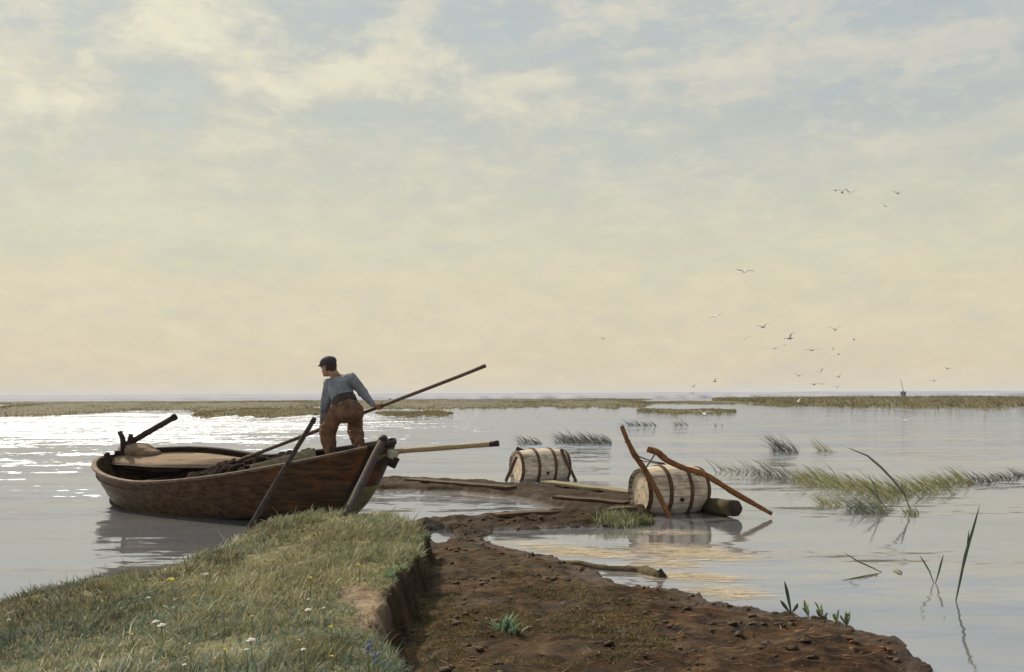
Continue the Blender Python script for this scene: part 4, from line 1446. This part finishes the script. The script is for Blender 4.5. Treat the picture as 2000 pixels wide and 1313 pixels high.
def clump(label, px0, py0, px1, py1, th, n, l, cols_, wd=1.0, lean=(.75, 1.38), name='reed_clump', group='wind bent reed clumps in the shallow water', rag=.5):
    tt = rng.random(n)
    n = int(n * 1.7)
    tt = (np.arange(n) + rng.random(n)) / n
    gxs = px0 + (px1 - px0) * tt + rng.normal(0, 3, n)
    gys = py0 + (py1 - py0) * tt + rng.normal(0, th, n)
    pts = [G(a, b) for a, b in zip(gxs, gys)]
    x, y = np.array([p.x for p in pts]), np.array([p.y for p in pts])
    k = one_piece(x, y, l * .55)
    x, y = x[k], y[k]
    n = len(x)
    v, f, cc = blades(x, y, np.full(n, -.03), l * rng.uniform(1 - rag, 1.3, n), (.006 + .00062 * y) * wd, rng.normal(np.pi - .15, .45, n), rng.uniform(lean[0], lean[1], n), palette(n, cols_), 3, 0.3)
    o = mesh(name, v, f, M['reed'], loc=G((px0 + px1) / 2, (py0 + py1) / 2), cols=cc)
    return tag(o, label, 'reeds', group)


clump('sparse dark reed tuft just above the far barrel', 1018, 864, 1062, 868, 2, 40, .55, DK)
clump('dense dark grey reed patch between the far barrel and the bent stick', 1090, 862, 1198, 866, 4.5, 190, .56, DK)
clump('dark reed patch behind the top of the tall bent stick', 1192, 832, 1286, 830, 2.5, 140, .58, DK)
clump('few thin dark reed stems far out beyond the dark reed patch', 1312, 830, 1345, 832, 1.5, 26, .5, DK)
clump('faint row of short reeds farthest right of the dark patches', 1368, 831, 1436, 834, 1.5, 50, .45, DK)
clump('slanting dark reeds beside a bright streak of open water', 1512, 878, 1562, 884, 3, 50, .85, DK)
clump('small reed tuft with stubby heads next to the slanting dark reeds', 1600, 880, 1632, 884, 2, 24, .6, GN)
clump('blurry grey green reeds nearest to the barrel sticks', 1400, 918, 1500, 930, 3, 36, .5, GREY)
clump('dark green reeds thickening into the long reed bank', 1480, 924, 1565, 938, 3.5, 60, .55, GREY)
clump('bright olive middle of the long reed bank', 1565, 934, 1745, 966, 8, 300, .44, GN, 1.2)
clump('olive reeds on the right half of the long reed bank', 1745, 966, 1905, 938, 8, 240, .44, GN, 1.2)
clump('dark ragged reeds trailing off at the right end of the reed bank', 1895, 946, 2010, 926, 4, 130, .30, DK)
clump('small isolated olive tuft in front of the long reed bank', 1602, 984, 1652, 986, 4, 44, .30, GN)
clump('grey green reed tuft with mirrored stems in front of the reed bank', 1662, 992, 1742, 1002, 5, 90, .34, GREY)
clump('tiny leafy sprigs round the foot of the tall arching reed', 1770, 1002, 1798, 1006, 2.5, 30, .16, GN, 1.4, (.3, 1.3))


def ribbon(mb, pts, wds, nrm=(0, -1, .2), th=.003):
    """a leaf with a keel: two faces meeting at the midrib, thick enough to have two sides"""
    pts = [Vector(p) for p in pts]
    v, f = [], []
    for i, p in enumerate(pts):
        tg = (pts[min(i + 1, len(pts) - 1)] - pts[max(i - 1, 0)]).normalized()
        s = tg.cross(Vector(nrm)).normalized()
        up_ = s.cross(tg).normalized()
        v += [p - s * wds[i] / 2, p + up_ * wds[i] * .12, p + s * wds[i] / 2, p - up_ * th]
    for i in range(len(pts) - 1):
        for k in range(4):
            f.append([i * 4 + k, i * 4 + (k + 1) % 4, i * 4 + 4 + (k + 1) % 4, i * 4 + 4 + k])
    mb.add(v, f)


def plain(name, c0, c1):
    return basic(name, [(0.3, c0), (0.7, c1)], nscale=9, rough=.7, bump=.15)


M['leaf_dark'] = plain('dark_reed_leaf', (0.045, 0.06, 0.035), (0.10, 0.125, 0.075))
M['leaf_olive'] = plain('olive_reed_leaf', (0.12, 0.12, 0.05), (0.21, 0.20, 0.10))
M['leaf_blue'] = plain('blue_green_leaf', (0.12, 0.20, 0.13), (0.24, 0.34, 0.24))
M['leaf_pale'] = plain('pale_green_leaf', (0.20, 0.27, 0.11), (0.36, 0.42, 0.21))
M['leaf_grey'] = plain('grey_reed_leaf', (0.10, 0.10, 0.085), (0.18, 0.175, 0.15))


def reed(name, label, leaves, cat='reed', group='single reeds in the near water'):
    """leaves: (material, width, [(px, py, d offset)...]); the first leaf starts on the water or mud"""
    m0, w0, l0 = leaves[0]
    g0_ = G(l0[0][0], l0[0][1])
    if H(g0_.x, g0_.y) > 0:
        g0_ = on_ground(l0[0][0], l0[0][1])
    o = thing(name, label, cat, g0_, group)
    for m_, wd, pl in leaves:
        pts = [P(x, y, g0_.y + dd) for x, y, dd in pl]
        pts[0].z = min(pts[0].z, max(g0_.z, 0.0)) if abs(pts[0].z) < .05 else pts[0].z
        out = []
        for i in range(len(pts) - 1):
            out += [pts[i].lerp(pts[i + 1], k / 4) for k in range(4)]
        out.append(pts[-1])
        n_ = len(out)
        mb = MB()
        ribbon(mb, out, [wd * (0.35 + 1.3 * (i / (n_ - 1))) * (1 - (i / (n_ - 1)) ** 3) + .001 for i in range(n_)])
        mb.build('leaf', M[m_], o)
    return o


reed('tall_reed', 'tallest upright green reed with three blades near the right edge', [('leaf_dark', .028, [(1867, 1173, 0), (1874, 1140, 0), (1885, 1085, .02), (1900, 1035, .03), (1914, 985, .05)]),
     ('leaf_dark', .022, [(1870, 1158, 0), (1878, 1120, -.03), (1890, 1072, -.06), (1900, 1040, -.08)]), ('leaf_dark', .014, [(1876, 1130, 0), (1888, 1080, .02), (1891, 1050, .03), (1893, 1034, .05)])])
reed('forked_reed', 'short forked reed making a v left of the tallest reed', [('leaf_dark', .020, [(1827, 1139, 0), (1833, 1120, 0), (1838, 1100, 0), (1843, 1083, 0)]), ('leaf_olive', .018, [(1824, 1132, 0), (1815, 1115, 0), (1805, 1098, 0), (1796, 1085, 0)])])
reed('broken_reed', 'snapped reed with its leaf folded flat on the calm water', [('leaf_olive', .018, [(1722, 1118, 0), (1700, 1107, 0), (1675, 1096, 0), (1648, 1079, 0)])])
q0, q1 = G(1714, 1121), G(1645, 1134)
fl = MB()
ribbon(fl, [q0.lerp(q1, k / 8) + Vector((0, 0, .006)) for k in range(9)], [.02, .03, .04, .045, .045, .04, .03, .02, .004], (0, 0, 1))
tag(fl.build('floating_leaf', M['leaf_olive'], None, q0), 'long olive reed leaf floating flat beside the snapped reed', 'leaf', 'leaves floating on the water')
q0, q1 = G(1747, 1112), G(1760, 1122)
fl = MB()
ribbon(fl, [q0.lerp(q1, k / 6) + Vector((0, 0, .006)) for k in range(7)], [.01, .05, .07, .075, .065, .04, .004], (0, 0, 1))
tag(fl.build('floating_leaf', M['leaf_olive'], None, q0), 'small stubby olive leaf floating alone on the calm water', 'leaf', 'leaves floating on the water')
reed('arching_reed', 'long grey reed arching over the olive reed bank to the left', [('leaf_grey', .040, [(1781, 1001, 0), (1766, 965, 0), (1745, 938, .05), (1720, 912, .1), (1694, 890, .15), (1650, 872, .2)]),
     ('leaf_olive', .030, [(1776, 990, 0), (1768, 968, -.05), (1762, 950, -.08), (1759, 940, -.1)])])
reed('leaning_reed', 'thin grey reed leaning left across the olive reed bank', [('leaf_grey', .030, [(1732, 994, 0), (1715, 972, 0), (1698, 955, 0), (1680, 943, .1)]), ('leaf_grey', .020, [(1722, 985, 0), (1714, 965, 0), (1706, 945, 0), (1694, 925, 0)])])
reed('shore_reed', 'spiky blue green reed at the muddy waterline', [('leaf_dark', .03, [(1545, 1196, 0), (1541, 1175, 0), (1537, 1155, 0), (1532, 1134, 0)]), ('leaf_dark', .03, [(1543, 1196, 0), (1536, 1188, 0), (1530, 1180, 0), (1524, 1172, 0)]),
     ('leaf_dark', .03, [(1547, 1196, 0), (1552, 1190, 0), (1556, 1184, 0), (1558, 1178, 0)])], group='shoots along the muddy waterline')
for lab, bx_, by_, leaves in [
        ('pale green broad leaved shoot next to the spiky shore reed', 1578, 1204, [(1574, 1172), (1570, 1185), (1582, 1180)]),
        ('taller pair of broad leaves in the middle of the shore shoots', 1603, 1212, [(1601, 1172), (1592, 1185), (1612, 1188), (1606, 1178)]),
        ('single leaning grey green leaf right of the pair of broad leaves', 1632, 1218, [(1635, 1190), (1628, 1198)]),
        ('rounded broad leaf shoot farthest right on the waterline', 1652, 1224, [(1655, 1186), (1647, 1195), (1660, 1200)])]:
    lv = []
    for i, (lx, ly) in enumerate(leaves * 2):
        lx, ly = lx + random.uniform(-6, 6), ly + random.uniform(-5, 9)
        lv.append((('leaf_pale', 'leaf_blue', 'leaf_olive')[(i * 2 + bx_) % 3], random.uniform(.014, .026),
                   [(bx_ + random.uniform(-2, 2), by_, 0), ((bx_ * 2 + lx) / 3 + 1, (by_ * 2 + ly) / 3, random.uniform(-.03, .03)), ((bx_ + lx * 3) / 4 - 1, (by_ + ly * 3) / 4, random.uniform(-.04, .04)), (lx + random.uniform(-5, 5), ly + 2, random.uniform(-.05, .05))]))
    reed('shore_shoot', lab, lv, 'plant', 'shoots along the muddy waterline')


def tuft(name, label, px, py, wpx, hpx, n, cols_, wd, cat='plant', lean=(.1, .9), base=None):
    g_ = base if base is not None else on_ground(px, py)
    k = g_.y / F
    x = g_.x + rng.normal(0, wpx * k * .28, n)
    y = g_.y + rng.normal(0, wpx * k * .25, n)
    kp = one_piece(x, y, hpx * k * .35)
    x, y = x[kp], y[kp]
    n = len(x)
    v, f, cc = blades(x, y, np.maximum(H(x, y), -.01) - .005, hpx * k * rng.uniform(.5, 1.1, n), np.full(n, wd), rng.uniform(0, 6.28, n), rng.uniform(lean[0], lean[1], n), palette(n, cols_), 3)
    return tag(mesh(name, v, f, M['blade'], loc=g_, cols=cc), label, cat)


PALE = [(0.24, 0.26, 0.14), (0.32, 0.33, 0.20), (0.20, 0.20, 0.10)]
tuft('water_plant', 'bushy pale green water plant in front of the large barrel', 1208, 1026, 66, 26, 620, PALE, .013, lean=(.3, 1.4))
tuft('water_plant', 'small dull green sprig between the bushy water plant and the barrel', 1254, 1024, 30, 24, 120, [(0.20, 0.19, 0.09), (0.14, 0.14, 0.06)], .014)
tuft('mud_weed', 'single blue green weed growing on the bare mud', 992, 1228, 40, 34, 60, [(0.20, 0.30, 0.19), (0.27, 0.36, 0.25), (0.16, 0.21, 0.11)], .024, lean=(.3, 1.3))

# ------------------------------------------------------------------ flowers in the grass
def flower(px, py, size, kind, label, hgt=.15, lean=0.0):
    c = on_ground(px, py, hgt)
    g_ = Vector((c.x - lean, c.y, c.z - hgt))
    k = c.y / F
    r = size * k / 2
    o = thing('wild_flower', label, 'flower', g_, 'wild flowers in the meadow grass')
    MB().tube([g_ - Vector((0, 0, .02)), g_.lerp(c, .5) + Vector((.008, 0, 0)), c], [.0035, .003, .0025], 6).build('stem', M['stem'], o)
    pet = MB()
    if kind == 'white':                            # flat head of small florets
        for i in range(9):
            a = i * 2.4
            rr = r * math.sqrt(i / 9.0) * .85
            q = c + Vector((math.cos(a) * rr, math.sin(a) * rr, .15 * r * math.cos(a * 1.7)))
            pet.ball(q, (r * .34, r * .34, r * .2), 7, 5, None, .4, i)
    elif kind == 'yellow':
        for i in range(7):
            a = i * 2 * math.pi / 6
            rr = 0 if i == 6 else r * .55
            q = c + Vector((math.cos(a) * rr, math.sin(a) * rr, r * .15 * math.sin(a * 2)))
            pet.ball(q, (r * .42, r * .42, r * .25), 7, 5, None, .3, i)
    else:
        for i in range(8):
            q = c + Vector((random.gauss(0, r * .5), random.gauss(0, r * .4), random.gauss(0, r * .6)))
            pet.ball(q, (r * .22, r * .22, r * .3), 6, 5, None, .3, i)
    pet.build('blossom', M[{'white': 'petal', 'yellow': 'yellow', 'blue': 'blue'}[kind]], o)


FL = [(303, 1214, 15, 'white', 'wide creamy white flower head, left of a pair of white heads'), (315, 1221, 17, 'white', 'wide creamy white flower head, right of a pair of white heads'),
      (489, 1250, 19, 'white', 'large round white flower above a smaller white one'), (481, 1268, 10, 'white', 'small white flower just below the large round white one'),
      (601, 1191, 14, 'white', 'white flower at the middle of the bank beside the bare earth'), (602, 1170, 7, 'white', 'tiny white flower above the white one near the bare earth'),
      (632, 1187, 7, 'white', 'tiny white flower closest to the bare earth slump'), (290, 1167, 8, 'white', 'dim white flower left of the dry umbel plant'), (402, 1121, 10, 'white', 'lilac white flower high on the bank right of the dry umbel plant'),
      (339, 1090, 8, 'white', 'white flower at the water edge of the bank'), (592, 1268, 11, 'white', 'pale white flower in the green grass near the lower edge'), (370, 1257, 6, 'white', 'tiny white flower left of the large round white one'),
      (17, 1210, 7, 'white', 'tiny white flower by the far left edge of the bank'), (360, 1298, 10, 'white', 'white flower close to the bottom edge of the picture'),
      (334, 1132, 16, 'yellow', 'bright yellow flower behind the dry umbel plant'), (605, 1128, 10, 'yellow', 'yellow flower high in the middle of the bank'), (492, 1203, 8, 'yellow', 'yellow flower between two white flowers on the open bank'),
      (646, 1224, 11, 'yellow', 'yellow flower beside the foot of the bare earth'), (648, 1281, 9, 'yellow', 'yellow flower near the blue flowers at the bottom'), (440, 1268, 9, 'yellow', 'yellow flower left of the small white one'),
      (584, 1250, 8, 'yellow', 'yellow flower above the pale white one near the lower edge'), (258, 1238, 7, 'yellow', 'small yellow flower left on the lower bank'), (700, 1103, 9, 'yellow', 'yellow flower near the mossy edge of the bank'),
      (718, 1262, 26, 'blue', 'loose cluster of blue flowers at the bank edge'), (735, 1285, 22, 'blue', 'second blue flower cluster lower on the bank edge'), (436, 1205, 9, 'blue', 'small dark blue flower on the open bank')]
for a in FL:
    flower(*a)

ub = on_ground(353, 1222, .02)
um = thing('umbel_plant', 'dry pale umbel plant with a bent stem rising above the grass', 'plant', ub)
d = ub.y
MB().tube([ub - Vector((0, 0, .03)), P(352, 1190, d), P(351, 1172, d), P(362, 1154, d), P(370, 1146, d)], [.007, .006, .005, .0045, .004], 7, .2).build('stem', M['dry'], um)
MB().tube([ub + Vector((-.02, 0, .03)), P(332, 1192, d), P(318, 1182, d)], [.006, .008, .007], 7, .2).build('stem', M['dry'], um)
for (x, y, r) in ((346, 1170, .022), (366, 1139, .022), (383, 1144, .018), (346, 1150, .012), (384, 1137, .010)):
    u_ = MB()
    for i in range(6):
        u_.ball(P(x, y, d) + Vector((random.gauss(0, r * .6), random.gauss(0, r * .5), random.gauss(0, r * .25))), (r * .45, r * .45, r * .3), 7, 5, None, .4, i)
    u_.tube([P(370 if x > 350 else 351, 1147 if x > 350 else 1174, d), P(x, y, d)], .003, 5)
    u_.build('flower_head', M['dry'], um)

# ------------------------------------------------------------------ gulls
def gull(px, py, span, fl_in, fl_out, yaw, roll, tone, label, d=None):
    """fl_in / fl_out: (left, right) rise of the inner and the outer wing in degrees"""
    d = d or min(F * 1.15 / span, 95.0)
    c = P(px, py, d)
    sc = (span * d / F) / 1.15
    R = Matrix.Rotation(math.radians(yaw), 3, 'Z') @ Matrix.Rotation(math.radians(roll), 3, 'Y')
    T = lambda q: c + R @ (Vector(q) * sc)
    o = thing('gull', label, 'bird', c, 'gulls flying over the lake')
    body_m, wing_m = {'w': ('gull_white', 'gull_white'), 'g': ('gull_white', 'gull_grey'), 'd': ('gull_dark', 'gull_dark'), 'm': ('gull_grey', 'gull_grey')}[tone]
    bm_ = MB()
    prof = [(-.30, .004), (-.22, .03), (-.12, .055), (0, .068), (.09, .06), (.14, .042), (.18, .040), (.215, .026), (.235, .010), (.265, .003)]
    bm_.tube([T((0, y, .01 * math.sin(y * 6))) for y, r in prof], [r * sc for y, r in prof], 10)
    bm_.add([T(q) for q in ((-.05, -.36, 0), (.05, -.36, 0), (.02, -.2, .02), (-.02, -.2, .02), (-.05, -.36, -.012), (.05, -.36, -.012), (.02, -.2, -.01), (-.02, -.2, -.01))],
            [[0, 1, 2, 3], [7, 6, 5, 4], [0, 4, 5, 1], [1, 5, 6, 2], [2, 6, 7, 3], [3, 7, 4, 0]])
    bm_.build('body', M[body_m], o)
    for s, fi, fo in ((-1, fl_in[0], fl_out[0]), (1, fl_in[1], fl_out[1])):
        fi, fo = math.radians(fi), math.radians(fo)
        st_ = [(0, 0)]
        for k in range(1, 9):
            an = fi if k <= 3 else fi + (fo - fi) * min(1, (k - 3) / 3)
            stp = .58 / 8
            st_.append((st_[-1][0] + stp * math.cos(an), st_[-1][1] + stp * math.sin(an)))
        ch = [.17, .165, .16, .155, .15, .13, .10, .065, .012]
        sw = [.02, .035, .055, .07, .06, .03, -.01, -.06, -.13]
        v, f = [], []
        for (x, z), c_, s_ in zip(st_, ch, sw):
            x = .03 + x
            tk = .10 * c_
            for yy, zz_ in ((s_ + c_ * .35, 0), (s_, tk), (s_ - c_ * .65, 0), (s_, -tk * .4)):
                v.append(T((s * x, yy, z + .02 + zz_)))
        for i in range(8):
            for k in range(4):
                f.append([i * 4 + k, i * 4 + (k + 1) % 4, i * 4 + 4 + (k + 1) % 4, i * 4 + 4 + k])
        f += [[0, 1, 2, 3], [32, 33, 34, 35]]
        MB().add(v, f).build('wing', M[wing_m], o)


GU = [(1632, 372, 22, (12, 6), (-12, -4), 160, 0, 'd', 'leftmost gull of the high group, wings nearly flat'),
      (1645, 377, 16, (60, 45), (50, 30), 120, 0, 'd', 'middle gull of the high group with its wings thrown up'),
      (1661, 377, 30, (40, 30), (35, 4), 10, 0, 'g', 'white breasted gull on the right of the high group'),
      (1754, 378, 24, (32, 38), (2, 8), 0, 0, 'd', 'lone dark gull in a shallow v, high on the right'),
      (1730, 403, 15, (28, 8), (20, 0), 20, 0, 'm', 'faint small gull below the lone dark gull'),
      (1453, 531, 46, (20, 16), (-16, -14), 20, 0, 'g', 'largest gull, alone in the middle of the sky with arched wings'),
      (1398, 618, 36, (5, 8), (-14, 5), 15, -14, 'g', 'gull with dark wing tips gliding tilted at the upper left of the flock'),
      (1490, 639, 36, (28, 34), (-6, -10), 15, -8, 'm', 'gull with raised arched wings, upper middle of the flock'),
      (1455, 661, 28, (20, 26), (-8, -12), -20, -4, 'w', 'white bellied gull below the gull with raised arched wings'),
      (1542, 661, 36, (6, 60), (-18, 20), 30, -6, 'm', 'gull with one wing thrust up in the heart of the flock'),
      (1514, 681, 18, (8, 26), (-20, 0), 20, -6, 'm', 'small dim gull under the one with a wing thrust up'),
      (1532, 673, 8, (10, 10), (0, 0), 90, 0, 'm', 'speck of a gull next to the small dim gull'),
      (1631, 644, 34, (34, 38), (4, 8), -5, 0, 'm', 'bluish gull in a clear open v at the upper right of the flock'),
      (1668, 664, 11, (50, 60), (30, 40), 70, 0, 'd', 'tiny dark gull right of the bluish open v gull'),
      (1585, 684, 36, (8, 8), (-6, 0), 5, -2, 'm', 'gull gliding with level wings in the middle of the flock'),
      (1627, 683, 12, (55, 60), (50, 50), 60, 0, 'w', 'small white gull with wings folded up above a grey one'),
      (1638, 692, 15, (20, 10), (0, -10), 60, 0, 'm', 'small grey gull close under the small white gull'),
      (1178, 661, 16, (16, 16), (0, -6), 30, 5, 'm', 'faint gull far left of the flock, above the water between man and barrels'),
      (1602, 728, 30, (18, 55), (-6, 12), 25, -6, 'g', 'gull with white belly and steep right wing, low over the horizon'),
      (1560, 734, 25, (26, 22), (-12, -30), 0, 6, 'm', 'dim gull with drooping wing tips left of the steep winged one'),
      (1638, 736, 20, (10, 34), (-4, 8), 20, -8, 'm', 'dim gull with drooping wing tips right of the steep winged one'),
      (1590, 751, 24, (24, 20), (-14, -20), 10, -6, 'd', 'dark gull overlapping a second dark gull just above the horizon'),
      (1606, 750, 20, (14, 16), (-8, -4), -15, -4, 'd', 'second of two overlapping dark gulls just above the horizon'),
      (1635, 756, 20, (22, 26), (-10, -4), 0, 0, 'm', 'small gull skimming the horizon right of the overlapping pair'),
      (1396, 745, 18, (8, 62), (0, 40), 40, -4, 'd', 'small dark gull with one raised wing at the left of the low flock'),
      (1354, 755, 17, (4, 44), (0, 20), 25, -6, 'm', 'leftmost small gull of the low flock above the horizon line'),
      (1352, 769, 15, (4, 36), (-4, 14), 25, -4, 'd', 'small blue grey gull on the horizon under the leftmost small one'),
      (1602, 767, 18, (18, 40), (2, 30), -10, -4, 'w', 'bright white gull against the blue horizon strip'),
      (1850, 720, 22, (26, 16), (-14, -10), 10, 6, 'm', 'faint gull far right above the distant barge'),
      (1824, 744, 24, (14, 24), (-14, -6), 0, -4, 'm', 'barely visible gull lower right above the green island'),
      (1559, 784, 22, (20, 52), (8, 34), 20, -4, 'w', 'white gull low over the marsh with one wing up'),
      (1375, 808, 34, (42, 26), (30, -8), 15, 0, 'w', 'bright white gull flying low over the marsh strip above the barrels'),
      (1768, 820, 26, (46, 40), (34, 8), 10, -4, 'g', 'gull with dark left wing tip skimming the open water at right')]
for a in GU:
    px, py, span = a[0], a[1], a[2]
    dmax = 95.0
    if py > 772:
        dmax = min(95.0, F * 1.45 / (py - 770))
    gull(*a, d=min(F * 1.15 / span, dmax))

# ------------------------------------------------------------------ the air over the lake
hz = MB()
X0, X1, Y0, Y1, Z0, Z1 = -9200, 9200, -300, 9200, -2.0, 24.0
hz.add([(X0, Y0, Z0), (X1, Y0, Z0), (X1, Y1, Z0), (X0, Y1, Z0), (X0, Y0, Z1), (X1, Y0, Z1), (X1, Y1, Z1), (X0, Y1, Z1)],
       [[0, 3, 2, 1], [4, 5, 6, 7], [0, 1, 5, 4], [1, 2, 6, 5], [2, 3, 7, 6], [3, 0, 4, 7]])
m = bpy.data.materials.new('haze')
m.use_nodes = True
t = NT(m.node_tree)
vol = t.n('ShaderNodeVolumePrincipled', i_Color=(0.86, 0.90, 1.0, 1), i_Density=0.00016)
t.link(vol.outputs[0], t.n('ShaderNodeOutputMaterial').inputs['Volume'])
struct(hz.build('haze', m, shade=False), 'stuff', 'thin pale haze in the air over the lake', 'haze')
